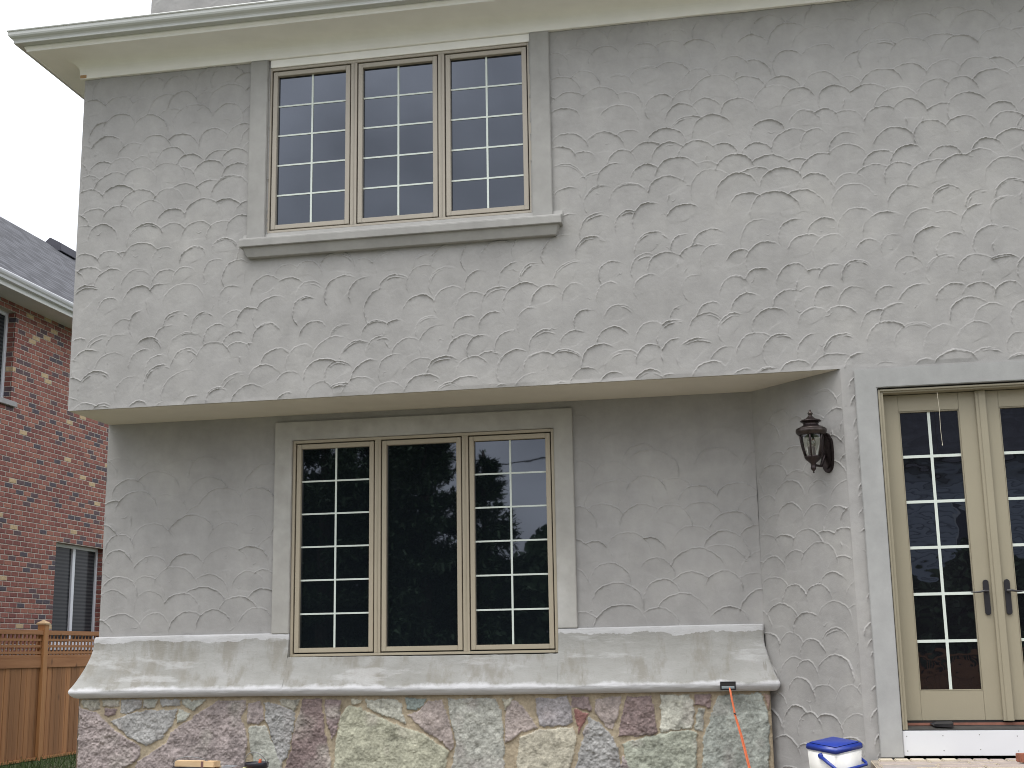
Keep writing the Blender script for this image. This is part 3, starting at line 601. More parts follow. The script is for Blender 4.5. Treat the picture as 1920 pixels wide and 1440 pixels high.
def leaf(x0, x1, gx0, gx1, lever, px):
    mb = MB(); y0, y1 = .10, .145; gz0, gz1 = .460, 2.532; zb, zt = .252, 2.659
    mb.box(x0, gx0, y0, y1, zb, zt); mb.box(gx1, x1, y0, y1, zb, zt); mb.box(gx0+.0008, gx1-.0008, y0+.0012, y1, zb, gz0); mb.box(gx0+.0008, gx1-.0008, y0+.0012, y1, gz1, zt)
    d = mb.build('door', M['tan_door'], house, .0018)
    b = MB(); rect_frame(b, gx0, gx1, gz0, gz1, .009, .009, .009, y0+.004, y1-.012); b.build('glazing_bead', M['tan_door'], d, .003)
    gx0 += .009; gx1 -= .009; gz0 += .009; gz1 -= .009
    p = MB(); p.add([(gx0-.003, y0+.026, gz0-.003), (gx1+.003, y0+.026, gz0-.003), (gx1+.003, y0+.026, gz1+.003), (gx0-.003, y0+.026, gz1+.003)], [(0, 1, 2, 3)]); p.build('pane', M['glass_door'], d)
    m = MB(); xm = (gx0+gx1)/2; hw = .0105; m.box(xm-hw, xm+hw, y0+.019, y0+.0245, gz0, gz1)
    for k in range(1, 6):
        z = gz0+(gz1-gz0)*k/6+.004; m.box(gx0, xm-hw, y0+.019, y0+.0245, z-hw, z+hw); m.box(xm+hw, gx1, y0+.019, y0+.0245, z-hw, z+hw)
    m.build('muntin_grid', M['muntin'], d)
    hmb = MB(); pts = []
    for k in range(20):
        a = 2*math.pi*k/20; pts.append((px+.021*math.cos(a), y0-.001, 1.123+(.107 if math.sin(a) > 0 else -.107)+.021*math.sin(a)))
    hmb.prism(pts, (0, -.012, 0)); hmb.tube([(px, y0-.012, 1.165), (px, y0-.05, 1.165)], .009, 10)
    hmb.tube([(px-lever*.012, y0-.05, 1.166), (px+lever*.02, y0-.052, 1.168), (px+lever*.055, y0-.054, 1.162), (px+lever*.085, y0-.052, 1.160), (px+lever*.115, y0-.048, 1.164)], [.009, .009, .0075, .006, .005], 8)
    hmb.build('handle', M['black'], d, .002)
leaf(DT1+.045, 7.436, 6.842, 7.283, -1, 7.364)
leaf(7.440, DR-.045, 7.570, 8.012, 1, 7.512)
mb = MB(); mb.box(7.402, 7.476, .075, .0985, .246, 2.661); mb.box(7.425, 7.4765, .068, .0748, .246, 2.661); mb.build('astragal', M['tan_door'], house, .003)
mb = MB(); mb.prism([(DT1+.042, .002, .188), (DT1+.042, .002, .198), (DT1+.042, .09, .214), (DT1+.042, .145, .216), (DT1+.042, .145, .188)], (DR-DT1-.084, 0, 0), 0)
mb.box(DT1+.044, DR-.044, .098, .14, .2165, .236, 1); mb.box(DT1+.044, 7.40, .104, .15, .2365, .2515, 2)
mb.build('threshold', [M['sill_metal'], M['redwood'], M['gasket_shade']], house, .001)
mb = MB(); mb.box(DT1+.002, DR-.002, -.012, .03, .012, .186); mb.build('kick_board', M['white'], house, .002)
for X in (6.715, 6.965, 7.215, 7.47, 7.72, 7.98):
    for Z in (.050, .152):
        mb = MB(); mb.lathe([(.0001, 0), (.0042, 0), (.0042, .002)], (0, 0, 0), 8); n = 24
        for i in range(len(mb.v)-n, len(mb.v)):
            x, y, z = mb.v[i]; mb.v[i] = (X+x+rs.uniform(-.0, .0), -.0122-.0006-z*.3, Z+y+.006*math.sin(X*9))
        mb.build('screw', M['screw'], house)

# ================================================================== THINGS ON AND BY THE HOUSE
# wall lantern on the splayed wall
bronze = simple('aged_bronze', (.040, .030, .030), .38, .35, 30, .75)
brz_hi = simple('rubbed_bronze', (.055, .044, .040), .35, .3, 30, .8)
lg, lnt, lb = newmat('lantern_glass'); tr = N(lnt, 'ShaderNodeBsdfTransparent', Color=(.86, .86, .84, 1)); gl = N(lnt, 'ShaderNodeBsdfGlossy', Roughness=.03); ms = N(lnt, 'ShaderNodeMixShader', Fac=.12)
lnt.links.new(tr.outputs[0], ms.inputs[1]); lnt.links.new(gl.outputs[0], ms.inputs[2]); lnt.links.new(ms.outputs[0], lnt.nodes['Material Output'].inputs[0])
pb = atP(1552, 846, (XI, D, 0), dn)
ax = None
for off in np.linspace(.05, .4, 200):       # how far the body stands off the wall: its axis must pass through (1522, 820)
    q = pb+dn*off; vdir = ray(1522, 824)
    t = (q-CAM).dot(vdir)/vdir.dot(vdir); e = (CAM+vdir*t-q); e.z = 0
    if ax is None or e.length < ax[0]: ax = (e.length, off)
off = ax[1]; S = .00051*1.02
axp = pb+dn*off; d0 = ray(1520, 768); ztop = CAM.z+d0.z*((axp-CAM).length*0+((axp.xy-CAM.xy).length/d0.xy.length))
lan = thing('wall_lantern', 'dark bronze carriage lantern with a tiered cap mounted on the stucco beside the doors', 'lantern', (pb.x, pb.y, pb.z))
A = Vector((axp.x, axp.y, ztop))
zz = lambda y: -(y-210)*S
mb = MB(); mb.lathe([(.0005, zz(210)), (20*S, zz(214)), (13*S, zz(232)), (24*S, zz(246)), (36*S, zz(258)), (40*S, zz(272)), (26*S, zz(290)), (28*S, zz(305))], A, 20); mb.build('finial', brz_hi, lan, smooth=True)
mb = MB(); mb.lathe([(28*S, zz(303)), (40*S, zz(318)), (76*S, zz(348)), (112*S, zz(360)), (118*S, zz(366)), (148*S, zz(374)), (152*S, zz(384)), (142*S, zz(394)), (118*S, zz(402)), (107*S, zz(420)), (108*S, zz(440)), (130*S, zz(458)), (160*S, zz(468)), (190*S, zz(486))], A, 36, flute=.03, fn=12); mb.build('cap', bronze, lan, smooth=True)
mb = MB(); mb.lathe([(188*S, zz(484)), (208*S, zz(492)), (224*S, zz(505)), (218*S, zz(512)), (226*S, zz(524)), (222*S, zz(556)), (206*S, zz(578)), (188*S, zz(596)), (170*S, zz(598))], A, 36); mb.build('rim', brz_hi, lan, smooth=True)
mb = MB(); nrib = 6
for k in range(nrib):
    a = 2*math.pi*k/nrib+.35; d = Vector((math.cos(a), math.sin(a), 0))
    mb.tube([A+d*(r_*S)+Vector((0, 0, zz(y))) for r_, y in ((178, 590), (172, 660), (160, 740), (140, 820), (116, 905))], 15*S, 6)
mb.lathe([(100*S, zz(905)), (120*S, zz(902)), (122*S, zz(916)), (112*S, zz(940)), (92*S, zz(962)), (66*S, zz(984)), (42*S, zz(1006)), (34*S, zz(1030)), (36*S, zz(1056)), (42*S, zz(1070)), (38*S, zz(1090)), (20*S, zz(1112)), (8*S, zz(1128)), (13*S, zz(1138)), (10*S, zz(1148)), (.0003, zz(1152))], A, 24)
mb.build('cage', bronze, lan, smooth=True)
mb = MB(); mb.lathe([(172*S, zz(598)), (166*S, zz(670)), (153*S, zz(750)), (133*S, zz(830)), (108*S, zz(903))], A, 36); mb.build('glass', lg, lan, smooth=True)
for k in range(3):
    a = 2*math.pi*k/3+.9; d = Vector((math.cos(a), math.sin(a), 0))*45*S
    mb = MB(); mb.tube([A+d+Vector((0, 0, zz(900))), A+d+Vector((0, 0, zz(760)))], 17*S, 10); c = mb.build('candle_socket', M['black'], lan)
    mb = MB(); mb.lathe([(12*S, 0), (30*S, 30*S), (34*S, 60*S), (22*S, 105*S), (6*S, 140*S), (.0003, 150*S)], A+d+Vector((0, 0, zz(760))), 10); mb.build('bulb', lg, lan, smooth=True)
# backplate and arm
mb = MB(); up = Vector((0, 0, 1)); pz = -.008
def bp(sc_, o):
    pts = []
    for t, wd in ((-.160, .004), (-.150, .026), (-.125, .045), (-.08, .058), (0, .062), (.07, .058), (.10, .050), (.112, .036), (.128, .034), (.142, .022), (.15, .004)): pts.append((t, wd))
    return [pb+dt*(wd*sc_)+up*(t*sc_+pz)+dn*o for t, wd in pts]+[pb-dt*(wd*sc_)+up*(t*sc_+pz)+dn*o for t, wd in pts[::-1]]
mb.prism(bp(1, -.008), dn*.026); mb.prism(bp(.82, .0182), dn*.012); mb.build('backplate', bronze, lan, .003)
mb = MB()
for i in range(22):
    pass
base = A+up*zz(1015)
mb.tube([pb+dn*.028+up*-.02, pb+dn*.05+up*-.055, pb+dn*(off*.5)+up*(base.z-pb.z-.012), pb+dn*(off*.8)+up*(base.z-pb.z-.010), base], [.012, .013, .012, .010, .008], 10)
mb.build('arm', bronze, lan, smooth=True); mb = MB()
mb.tube([pb+dn*.026+up*.11, pb+dn*.05+up*.125, pb+dn*.072+up*.118], [.010, .012, .004], 8)
mb.build('bracket_hook', bronze, lan, smooth=True)

# extension cord
orange = simple('orange_cord_jacket', (.80, .20, .085), .5, .08, 10)
mb = MB(); cy = D-.19
pp = [atY(1368, 1289, cy+.012), atY(1369, 1296, cy-.004), atY(1372, 1312, cy-.004), atY(1376, 1330, cy-.004), atY(1377, 1338, cy-.004), atY(1381, 1352, cy-.006), atY(1389, 1380, cy-.012), atY(1396, 1408, cy-.02), atY(1404, 1440, cy-.03)]
last = pp[-1]; pp += [last+Vector((.03, -.02, -.15)), last+Vector((.05, -.06, -.42)), Vector((last.x+.06, last.y-.2, -.635)), Vector((last.x+.3, last.y-.9, -.64)), Vector((last.x-.3, last.y-2.2, -.64))]
mb.tube(pp, .0062, 8); mb.tube([p+Vector((.004+.006*min(1, max(0, i-4)*.4), .009, -.002)) for i, p in enumerate(pp)], .0058, 8)
mb.tube([pp[4]+Vector((-.004, -.006, .003)), pp[4]+Vector((.012, -.006, -.005))], .005, 6, 1)
tag(mb.build('extension_cord', [orange, M['black']], None, smooth=True), 'bright orange extension cord hanging from the outlet down over the stone base', 'cord')

# paved landing by the doors (setting)
pav = MB(); rp = np.random.default_rng(14)
pav.box(6.45, 9.2, -1.25, -.030, -.19, -.016, 3)
x = 6.50
while x < 9.15:
    pav.box(x+.003, min(x+.105, 9.17)-.003, -.205, -.035, -.10, -.004+rp.uniform(-.003, .003), int(rp.choice([0, 0, 1])))
    x += .108
y = -.212
while y > -1.2:
    x = 6.44+rp.uniform(0, .05)
    while x < 9.15:
        wd = rp.uniform(.22, .4); pav.box(x+.004, min(x+wd, 9.18)-.004, y-.16, y-.006, -.12, -.006+rp.uniform(-.005, .003), int(rp.choice([1, 2, 2, 1])))
        x += wd
    y -= .168
pav.box(5.75, 9.6, -1.9, .0, -.66, -.192, 3)
tag(pav.build('pavement', [simple('cream_paver', (.52, .46, .36), .9, .12, 14, bmp=.004), simple('mauve_paver', (.36, .30, .27), .9, .15, 10, bmp=.005), simple('grey_paver', (.31, .275, .255), .9, .15, 8, bmp=.006), simple('mortar_bed', (.30, .26, .21), .95, .2, 10, bmp=.006)], None, .006), kind='structure')

# cooler
cw = simple('white_cooler_plastic', (.80, .79, .75), .38, .02, 3); cb = simple('blue_cooler_plastic', (.012, .036, .27), .35, .08, 4)
cc0 = Vector((6.185, -.42, -.19))
cool = thing('cooler', 'small white picnic cooler with a blue lid and blue carrying handle', 'cooler', cc0)
ca = R(46); rt = Matrix.Rotation(R(8), 3, 'X'); ux = rt@Vector((math.cos(ca), math.sin(ca), 0)); uy = rt@Vector((-math.sin(ca), math.cos(ca), 0)); uz = rt@Vector((0, 0, 1))   # standing tipped a little towards the viewer
def frus(mb, z0, z1, a0, b0, a1, b1, mi=0):
    vs = []
    for z, a, b in ((z0, a0, b0), (z1, a1, b1)):
        vs += [cc0+ux*sx*a+uy*sy*b+uz*z for sx, sy in ((-1, -1), (1, -1), (1, 1), (-1, 1))]
    mb.add(vs, [(3, 2, 1, 0), (4, 5, 6, 7), (0, 1, 5, 4), (1, 2, 6, 5), (2, 3, 7, 6), (3, 0, 4, 7)], mi)
mb = MB(); frus(mb, 0, .290, .125, .118, .138, .132); mb.build('body', cw, cool, .012, True, 3)
mb = MB(); frus(mb, .291, .330, .143, .137, .139, .133); frus(mb, .3305, .340, .130, .124, .120, .114); mb.build('lid', cb, cool, .007, True, 3)
mb = MB(); hz = .262; pts = []
for sgn in (-1, 1):
    mb.tube([cc0+ux*sgn*.134+uz*hz, cc0+ux*sgn*.150+uz*hz], .019, 16)
mb.tube([cc0+ux*-.148+uz*hz, cc0+ux*-.150-uy*.07+uz*(hz-.034), cc0+ux*-.149-uy*.145+uz*(hz-.07), cc0+ux*-.132-uy*.163+uz*(hz-.076), cc0+ux*0-uy*.166+uz*(hz-.077), cc0+ux*.132-uy*.163+uz*(hz-.076), cc0+ux*.149-uy*.145+uz*(hz-.07), cc0+ux*.150-uy*.07+uz*(hz-.034), cc0+ux*.148+uz*hz], [.013, .012, .010, .010, .010, .010, .010, .012, .013], 10)
mb.build('handle', cb, cool, 0, True)

# loose brick at the right edge of the landing
b = atY(1912, 1428, -.40)
mb = MB(); mb.obox((b.x+.09, -.40, .03), (.10, .02, 0), (-.01, .047, 0), (0, 0, .0285), 0); tag(mb.build('loose_brick', simple('loose_red_brick', (.27, .095, .055), .85, .3, 22, bmp=.004), None, .004), 'loose red brick lying on the paving in front of the white kick board', 'brick')
# black wedge on the threshold, and the string at the door head
p0, p1 = atY(1744, 1360, .05), atY(1787, 1360, .05)
mb = MB(); zt = .211
mb.add([(p0.x, .10, zt+.02), (p0.x+.03, .02, zt), (p1.x-.01, -.005, zt-.006), (p1.x, .03, zt), (p1.x, .09, zt), (p0.x+.02, .005, zt+.018), (p1.x-.01, -.012, zt+.022), (p1.x+.002, .03, zt+.030), (p1.x, .09, zt+.036), (p0.x+.05, .09, zt+.034)],
                 [(0, 1, 2, 3, 4), (1, 5, 6, 2), (2, 6, 7, 3), (3, 7, 8, 4), (4, 8, 9, 0), (0, 9, 5, 1), (5, 9, 8, 7, 6)])
tag(mb.build('door_wedge', simple('black_rubber', (.014, .014, .018), .55, .2), None, .003), 'black rubber wedge lying on the dark threshold under the left door', 'wedge')
mb = MB(); q0, q1 = atY(1757, 736, -.015), atY(1767, 833, -.015)
mb.tube([q0, q0.lerp(q1, .33)+Vector((.004, 0, 0)), q0.lerp(q1, .7)+Vector((-.002, 0, 0)), q1], .0016, 5); mb.lathe([(.0003, -.012), (.004, -.006), (.003, .004), (.0003, .006)], q1, 6)
tag(mb.build('string', simple('pale_string', (.55, .50, .40), .8), None), 'thin pale string dangling from the door head in front of the glass', 'string')

# buckets and tools at the lower left
bk = simple('black_bucket_plastic', (.015, .013, .020), .35, .15)
def bucket(c, rad, hgt, label):
    t = thing('bucket', label, 'bucket', c); m = MB()
    m.lathe([(.0005, .0), (rad*.8, 0), (rad*.97, hgt-.04), (rad*1.05, hgt-.038), (rad*1.06, hgt-.004), (rad*1.03, hgt), (rad*.97, hgt-.003), (rad*.94, hgt-.03), (rad*.78, .02), (.0005, .02)], c, 36); m.build('body', bk, t, smooth=True)
    m = MB(); m.tube([Vector(c)+Vector((rad*1.05*math.cos(a), rad*1.05*math.sin(a)*.9-.02*math.sin(a), hgt-.03-.11*math.sin(a))) for a in np.linspace(math.pi, 2*math.pi, 14)], .0035, 6); m.build('bail', M['screw'], t)
    return t
py = -.1
bc1 = atY(368, 1436, py); bc2 = atY(481, 1429, py)
bucket((bc1.x, py, -.65), .175, bc1.z+.65, 'wide black bucket under the pale wood offcut, by the stone base')
bucket((bc2.x, py, -.65), .088, bc2.z+.65, 'narrow black bucket holding the red handle, by the stone base')
wl, wr = atY(331, 1427, py-.06), atY(404, 1434, py-.14)
cen = (wl+wr)/2; dxv = (wr-wl)/2; dxv.z = 0; cen.z = bc1.z+.0005+.022; sd_ = Vector((-dxv.y, dxv.x, 0)).normalized()
mb = MB(); mb.obox(cen+Vector((0, .03, 0)), dxv, sd_*.045, (0, 0, .022), 0); mb.obox(cen+Vector((0, .03, 0))+dxv*.42, dxv.normalized()*.014, sd_*.0465, (0, 0, .0235), 1)
tag(mb.build('wood_offcut', [M['pine'], simple('brown_tape', (.16, .08, .07), .7)], None, .002), 'short pale pine offcut with a brown band lying across the wide black bucket', 'wood')
steel = simple('worn_steel', (.48, .50, .54), .3, .15, 12, .8)
tc_ = atY(432, 1437, py); mb = MB(); mb.prism([(tc_.x-.085, py-.09, tc_.z-.015), (tc_.x+.02, py-.13, tc_.z-.004), (tc_.x+.085, py-.06, tc_.z+.008), (tc_.x-.02, py-.03, tc_.z+.012)], (0, 0, .003))
mb.tube([(tc_.x-.06, py-.055, tc_.z+.004), (tc_.x-.15, py-.0, tc_.z-.02), (tc_.x-.20, py+.03, tc_.z-.03)], .009, 8, 1)
tag(mb.build('trowel', [steel, M['pine']], None, .0006), 'grey steel trowel lying between the two black buckets', 'trowel')
yc = atY(464, 1439, py-.05); mb = MB(); mb.obox((yc.x, py-.05, yc.z-.022), (.040, .008, 0), (-.006, .03, 0), (0, 0, .022)); 
tag(mb.build('sponge', simple('pale_yellow_sponge', (.62, .58, .28), .95, .2, 40, bmp=.004), None, .006), 'pale yellow sponge beside the narrow black bucket', 'sponge')
hc = atY(488, 1423, py-.06); mb = MB(); dv = Vector((-.03, .02, -.30))
mb.tube([hc+Vector((0, 0, .001)), hc+Vector((0, 0, -.004)), hc+dv*.08, hc+dv*.2, hc+dv*.5, hc+dv], [.006, .011, .012, .016, .015, .012], 10)
tag(mb.build('tool_handle', simple('red_tool_handle', (.42, .085, .03), .45, .1), None, smooth=True), 'red-orange tool handle standing up out of the narrow black bucket', 'tool')
# =============== stack that carries sponge and trowel: an overturned crate standing on the ground
mb = MB(); cx_ = (tc_.x+yc.x)/2-.02; top = min(tc_.z-.020, yc.z-.0445)
mb.box(cx_-.17, cx_+.13, py-.17, py-.03, -.65, top-.02); 
for k in range(3): mb.box(cx_-.18, cx_+.14, py-.18, py-.172, -.60+k*.17, -.50+k*.17)
mb.box(cx_-.18, cx_+.14, py-.18, py-.02, top-.0195, top)
tag(mb.build('crate', M['cedar_rail'], None, .003), 'dark wooden crate between the black buckets, carrying the trowel and sponge', 'crate')

# ================================================================== NEXT DOOR
NX = -5.6
nb = thing('brick_house', 'red brick house next door with a grey shingle roof and white windows', 'house', (NX, 10, -.65))
ny0, ny1, nsz = 2.0, 22.0, 6.30
w1 = (6.5, 8.06, 4.74, 6.16); w2 = (9.62, 11.25, 1.02, 2.68)
def nwall():
    mb = MB(); ysn = sorted({ny0, ny1, w1[0], w1[1], w2[0], w2[1]}); zsn = sorted({-.7, nsz+.1, w1[2], w1[3], w2[2], w2[3]})
    for a, b in zip(ysn, ysn[1:]):
        for c, d in zip(zsn, zsn[1:]):
            if any(a >= q[0] and b <= q[1] and c >= q[2] and d <= q[3] for q in (w1, w2)): continue
            mb.add([(NX, a, c), (NX, b, c), (NX, b, d), (NX, a, d)], [(0, 1, 2, 3)])
    for q in (w1, w2):
        x2 = NX-.20
        for a, b in (((q[0], q[2]), (q[0], q[3])), ((q[1], q[2]), (q[1], q[3])), ((q[0], q[3]), (q[1], q[3])), ((q[0], q[2]), (q[1], q[2]))):
            mb.add([(NX, a[0], a[1]), (NX, b[0], b[1]), (x2, b[0], b[1]), (x2, a[0], a[1])], [(0, 1, 2, 3)])
    for y in (ny0, ny1): mb.add([(NX, y, -.7), (NX-8, y, -.7), (NX-8, y, nsz), (NX-4, y, 9.7), (NX, y, nsz)], [(0, 1, 2, 3, 4)])
    return mb.build('wall', M['brick'], nb)
nwall()
slate = simple('window_sill_stone', (.34, .33, .33), .8, .1, 6)
nw = simple('white_vinyl', (.66, .68, .72), .5, .03)
bl, bnt, bb = newmat('blinds_behind_glass'); wv = N(bnt, 'ShaderNodeTexWave', Scale=5.2, Distortion=.3); wv.bands_direction = 'Z'; bnt.links.new(coords(bnt), wv.inputs['Vector'])
bnt.links.new(ramp(bnt, wv.outputs['Fac'], [(.3, (.022, .024, .028)), (.8, (.05, .052, .056))]), bb.inputs['Base Color']); bb.inputs['Roughness'].default_value = .12; bb.inputs['IOR'].default_value = 1.22
def nwin(q, midm):
    y0, y1, z0, z1 = q; x = NX-.13; fw = .055; mb = MB()
    def yb(a, b, c, d, xo=0, t=.05): mb.box(x-t+xo, x+xo, a, b, c, d)
    yb(y0, y0+fw, z0, z1); yb(y1-fw, y1, z0, z1); yb(y0+fw, y1-fw, z0, z0+fw); yb(y0+fw, y1-fw, z1-fw, z1)
    if midm: m_ = (y0+y1)/2; yb(m_-.045, m_+.045, z0+fw, z1-fw, .004)
    wn_ = mb.build('window', nw, nb, .004)
    p = MB(); p.add([(x-.03, y0+fw-.01, z0+fw-.01), (x-.03, y1-fw+.01, z0+fw-.01), (x-.03, y1-fw+.01, z1-fw+.01), (x-.03, y0+fw-.01, z1-fw+.01)], [(0, 1, 2, 3)]); p.build('pane', bl, wn_)
    s = MB(); s.box(NX-.10, NX+.05, y0-.10, y1+.10, z0-.085, z0-.002); s.build('sill', slate if not midm else nw, wn_, .006)
nwin(w1, False); nwin(w2, True)
mb = MB(); mb.box(NX-.0, NX+.42, ny0-.3, ny1+.3, nsz, nsz+.02); mb.build('soffit', simple('neighbour_soffit', (.62, .62, .64), .6, .03), nb)
mb = MB(); mb.box(NX+.42, NX+.445, ny0-.3, ny1+.3, nsz-.02, nsz+.17); mb.build('fascia', simple('neighbour_fascia', (.64, .65, .63), .5, .03), nb, .003)
mb = MB(); gp = [(.446, .172), (.545, .178), (.552, .165), (.548, .14), (.535, .115), (.515, .095), (.505, .06), (.446, .055)]
mb.prism([(NX+o, ny0-.3, nsz+z) for o, z in gp], (0, ny1-ny0+.6, 0)); mb.build('gutter', simple('neighbour_gutter', (.60, .61, .63), .4, .03), nb)
RX, RZ = -9.6, 9.93; ez = nsz+.165
mb = MB(); mb.add([(NX+.47, ny0-.3, ez), (NX+.47, ny1+.3, ez), (RX, ny1+.3, RZ), (RX, ny0-.3, RZ), (RX-4.47, ny1+.3, ez), (RX-4.47, ny0-.3, ez)], [(0, 1, 2, 3), (3, 2, 4, 5)]); mb.build('roof', M['shingle'], nb)
va, vb = atX(93, 451, RX), atX(124, 474, RX)
mb = MB(); mb.prism([(RX+.30, va.y, RZ-.18), (RX+.26, va.y, RZ+.02), (RX, va.y, RZ+.16), (RX-.3, va.y, RZ-.1)], (0, vb.y-va.y, 0)); mb.build('ridge_vent', simple('dark_vent', (.05, .05, .065), .7), nb, .01)

# cedar fence on the boundary
FX = -4.8; fy0, fy1 = 0.6, 17.6
fence = thing('wooden_fence', 'stained cedar board fence topped by square lattice, in front of the brick house', 'fence', (FX, 8, -.65))
mb = MB(); y = fy0; rf = np.random.default_rng(6)
while y < fy1: mb.box(FX-.01, FX+.012+rf.uniform(-.002, .002), y+.0015, y+.1385, -.61+rf.uniform(-.004, .004), .70); y += .14
mb.build('board_panel', M['cedar'], fence, .003)
pys = [8.0+2.45*k for k in range(-3, 5)]
for a, b in zip(pys, pys[1:]):
    a += .062; b -= .062
    m = MB(); m.box(FX-.02, FX+.034, a, b, .675, .815); m.box(FX-.02, FX+.028, a, b, .8155, .86); m.build('rail', M['cedar_rail'], fence, .004)
    m = MB(); m.box(FX-.03, FX+.045, a, b, 1.150, 1.215); m.build('rail', M['cedar_rail'], fence, .004)
    m = MB(); m.box(FX-.02, FX+.034, a, b, -.64, -.60); m.build('rail', M['cedar_post'], fence, .004)
    m = MB(); n = int((b-a)/.105)
    for k in range(n+1): yy = a+(b-a-.034)*k/n; m.box(FX+.004, FX+.016, yy, yy+.034, .86, 1.15)
    for zz_ in (.893, .985, 1.077): m.box(FX+.0165, FX+.026, a, b, zz_-.018, zz_+.018)
    m.build('lattice', M['cedar_rail'], fence)
for yy in pys:
    m = MB(); m.box(FX-.06, FX+.06, yy-.06, yy+.06, -.66, 1.30); p = m.build('post', M['cedar_post'], fence, .005)
    m = MB(); m.box(FX-.075, FX+.075, yy-.075, yy+.075, 1.30, 1.325); m.add([(FX-.072, yy-.072, 1.3252), (FX+.072, yy-.072, 1.3252), (FX+.072, yy+.072, 1.3252), (FX-.072, yy+.072, 1.3252), (FX, yy, 1.375)], [(0, 1, 4), (1, 2, 4), (2, 3, 4), (3, 0, 4)])
    m.build('post_cap', M['pine'], p, .002)

# ground and grass
mb = MB(); mb.add([(-250, -250, -.65), (250, -250, -.65), (250, 250, -.65), (-250, 250, -.65)], [(0, 1, 2, 3)]); tag(mb.build('ground', M['ground'], None), kind='structure')
rg = np.random.default_rng(9); ng = 9000
gx = rg.uniform(-4.7, -.4, ng); gy = rg.uniform(3.5, 11, ng); hgt = rg.uniform(.04, .12, ng); an = rg.uniform(0, 6.28, ng); ln = rg.normal(0, .03, (ng, 2))
V = np.zeros((ng, 4, 3)); wd = .006
V[:, 0] = np.stack([gx-np.cos(an)*wd, gy-np.sin(an)*wd, np.full(ng, -.652)], -1); V[:, 1] = np.stack([gx+np.cos(an)*wd, gy+np.sin(an)*wd, np.full(ng, -.652)], -1)
V[:, 2] = np.stack([gx+ln[:, 0]+.001, gy+ln[:, 1], -.65+hgt], -1); V[:, 3] = V[:, 2]-[.002, 0, 0]
tag(mesh_np('grass', [(V.reshape(-1, 3), np.arange(ng*4).reshape(-1, 4))], simple('grass_blades', (.05, .09, .02), .8, .4, 3)), 'short green grass between the house and the fence', 'grass', kind='stuff')

# ================================================================== BEHIND THE VIEWER (seen mirrored in the panes)
leaf_m = simple('conifer_needles', (.05, .088, .036), .7, .5, 1.5); bark = simple('bark', (.09, .065, .05), .95, .3, 8)
def conifer(x, y, hgt, rad, label, seed, n=5200, nb_=240):
    r = np.random.default_rng(seed); t = thing('evergreen_tree', label, 'tree', (x, y, -.65), 'evergreens mirrored in the windows')
    m = MB(); m.tube([(x, y, -.7), (x+.05, y, hgt*.5), (x, y, hgt-.8)], [.22, .13, .03], 8); m.build('trunk', bark, t)
    vs = []
    zb = r.uniform(.02, .97, nb_); ab = r.uniform(0, 6.28, nb_)
    bi = r.integers(0, nb_, n); f = np.sqrt(r.uniform(.02, 1, n)); z = zb[bi]; L = rad*(1-z)**.8*(.75+.25*np.sin(bi*1.7))+.15
    a = ab[bi]+r.normal(0, .10, n)/(f+.15); px = x+np.cos(a)*L*f; py_ = y+np.sin(a)*L*f; pz = -.65+.1+z*(hgt-.2)+f*L*(-.18)+f*f*L*.22+r.normal(0, .06, n)
    th = a+r.normal(0, .7, n); s = r.uniform(.08, .22, n); el = r.normal(.1, .5, n)
    d = np.stack([np.cos(th)*np.cos(el), np.sin(th)*np.cos(el), np.sin(el)], -1); sd = np.stack([-np.sin(th), np.cos(th), r.normal(0, .4, n)], -1)
    c = np.stack([px, py_, pz], -1); V = np.stack([c-sd*.035, c+sd*.035, c+d*s[:, None]+sd*.012, c+d*s[:, None]-sd*.012], 1)
    mesh_np('crown', [(V.reshape(-1, 3), np.arange(n*4).reshape(-1, 4))], leaf_m, t)
conifer(-5.3, -20.5, 10.6, 4.6, 'tall dark evergreen filling the left sash of the lower window reflection', 1, 42000)
conifer(-4.0, -23.0, 10.9, 4.2, 'second tall evergreen behind the first, mirrored at the top of the left sash', 7, 42000)
conifer(-2.5, -20.0, 7.6, 3.0, 'dark evergreen mirrored in the middle pane of the lower window', 2, 22000)
conifer(-1.1, -20.6, 6.6, 1.9, 'shorter evergreen mirrored low in the right sash of the lower window', 3, 14000)
conifer(7.9, -23.5, 8.4, 1.9, 'evergreen mirrored at the top of the left glass door', 4, 16000)
rh = np.random.default_rng(33); n = 60000
hx = rh.uniform(-9, 14, n); hz = -.65+rh.uniform(0, 1, n)**.8*(np.where(hx < -3.5, 6.3, np.where(hx < 2, 4.2, 3.3))+.35*np.sin(hx*1.3)+.25*np.sin(hx*3.1)); hy = -21.6+rh.normal(0, .35, n)
th = rh.uniform(0, 6.28, n); s = rh.uniform(.06, .16, n); c = np.stack([hx, hy, hz], -1); d = np.stack([np.cos(th), rh.normal(0, .5, n), np.sin(th)], -1)*s[:, None]; e = np.stack([-np.sin(th), rh.normal(0, .5, n), np.cos(th)], -1)*s[:, None]*.5
V = np.stack([c-d, c+e, c+d, c-e], 1)
tag(mesh_np('hedge', [(V.reshape(-1, 3), np.arange(n*4).reshape(-1, 4))], leaf_m), 'dense dark hedge along the back of the garden, mirrored in the lower panes', 'hedge')
mb = MB(); fx0, fx1 = 5.5, 15
back = thing('back_fence', 'reddish wooden fence mirrored in the bottom panes of the doors', 'fence', (10, -19.5, -.65))
y = fx0; 
while y < fx1: mb.box(y+.004, y+.136, -19.52, -19.50, -.62, .30); y += .14
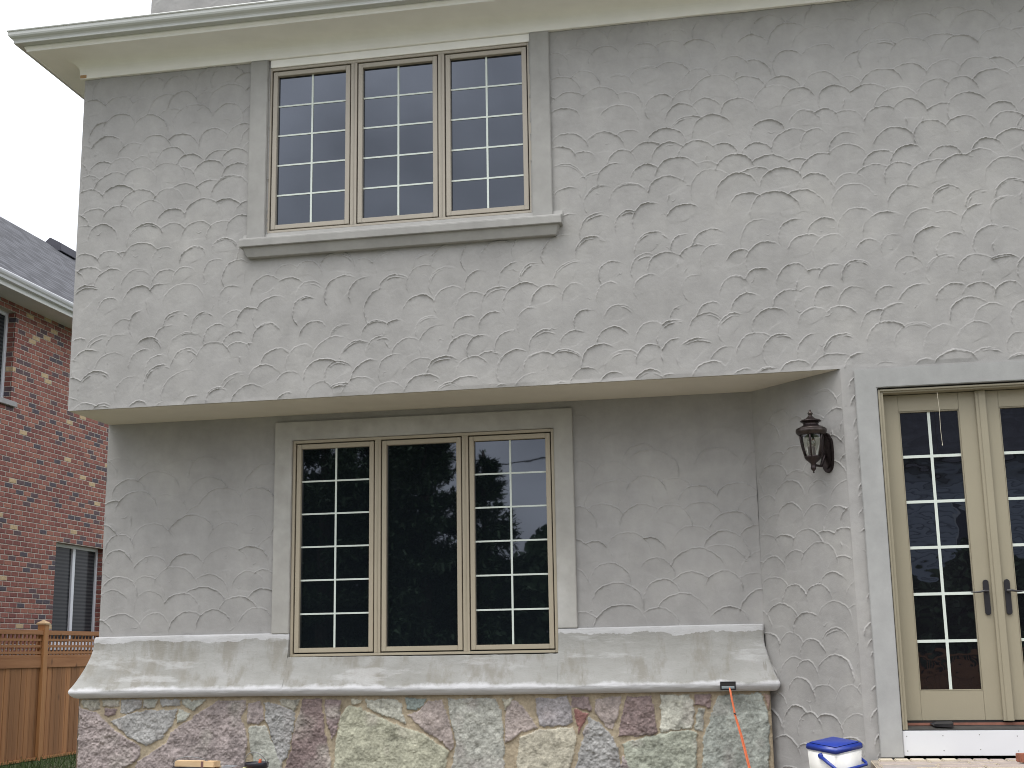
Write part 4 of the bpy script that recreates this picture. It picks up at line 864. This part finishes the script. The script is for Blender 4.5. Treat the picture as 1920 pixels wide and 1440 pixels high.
mb.box(fx0, fx1, -19.499, -19.46, .18, .30); mb.box(fx0, fx1, -19.55, -19.45, .52, .60); mb.build('board_panel', M['cedar_rail'], back)
mb = MB(); y = fx0
while y < fx1: mb.box(y, y+.035, -19.52, -19.495, .30, .52); y += .11
mb.build('lattice', M['cedar_rail'], back)
rear = thing('siding_house', 'grey-blue siding house across the garden, mirrored wavy in the upper door panes', 'house', (12, -31, -.65))
sd_m, snt, sb = newmat('blue_grey_siding'); sw = N(snt, 'ShaderNodeTexWave', Scale=1.1, Distortion=0); sw.bands_direction = 'Z'; sw.wave_profile = 'SAW'; snt.links.new(coords(snt), sw.inputs['Vector'])
snt.links.new(ramp(snt, sw.outputs['Fac'], [(0, (.10, .115, .15)), (.25, (.46, .51, .60)), (1, (.54, .59, .68))]), sb.inputs['Base Color']); sb.inputs['Roughness'].default_value = .7
mb = MB(); mb.box(6, 20, -38, -31, -.7, 6.2); mb.build('wall', sd_m, rear)
mb = MB(); mb.prism([(5.6, -30.6, 6.2), (5.6, -38.4, 6.2), (5.6, -34.5, 8.6)], (14.8, 0, 0)); mb.build('roof', M['shingle'], rear)
for x in (8.2, 11.5, 15):
    m = MB(); m.box(x, x+1.1, -31.0, -30.95, 3.4, 4.9); wn_ = m.build('window', nw, rear, .01)
    m = MB(); m.box(x+.08, x+1.02, -30.949, -30.945, 3.48, 4.82); m.build('pane', M['glass'], wn_)
# overhead cable
pole = thing('utility_pole', 'wooden utility pole behind the garden hedge, carrying the overhead cable', 'pole', (5.2, -26, -.65))
m = MB(); m.tube([(5.2, -26, -.7), (5.2, -26, 7.6)], [.14, .10], 10); m.build('shaft', bark, pole)
m = MB(); m.box(4.3, 6.1, -26.06, -25.94, 6.9, 7.02); m.build('crossarm', bark, pole, .01)
m = MB(); m.tube([(5.2-(k/24)*40, -26+.0*k, 6.95-1.4*math.sin(math.pi*k/24)) for k in range(25)], .022, 5)
tag(m.build('overhead_cable', M['black'], None), 'thin black overhead cable crossing the sky in the lower window reflection', 'cable')
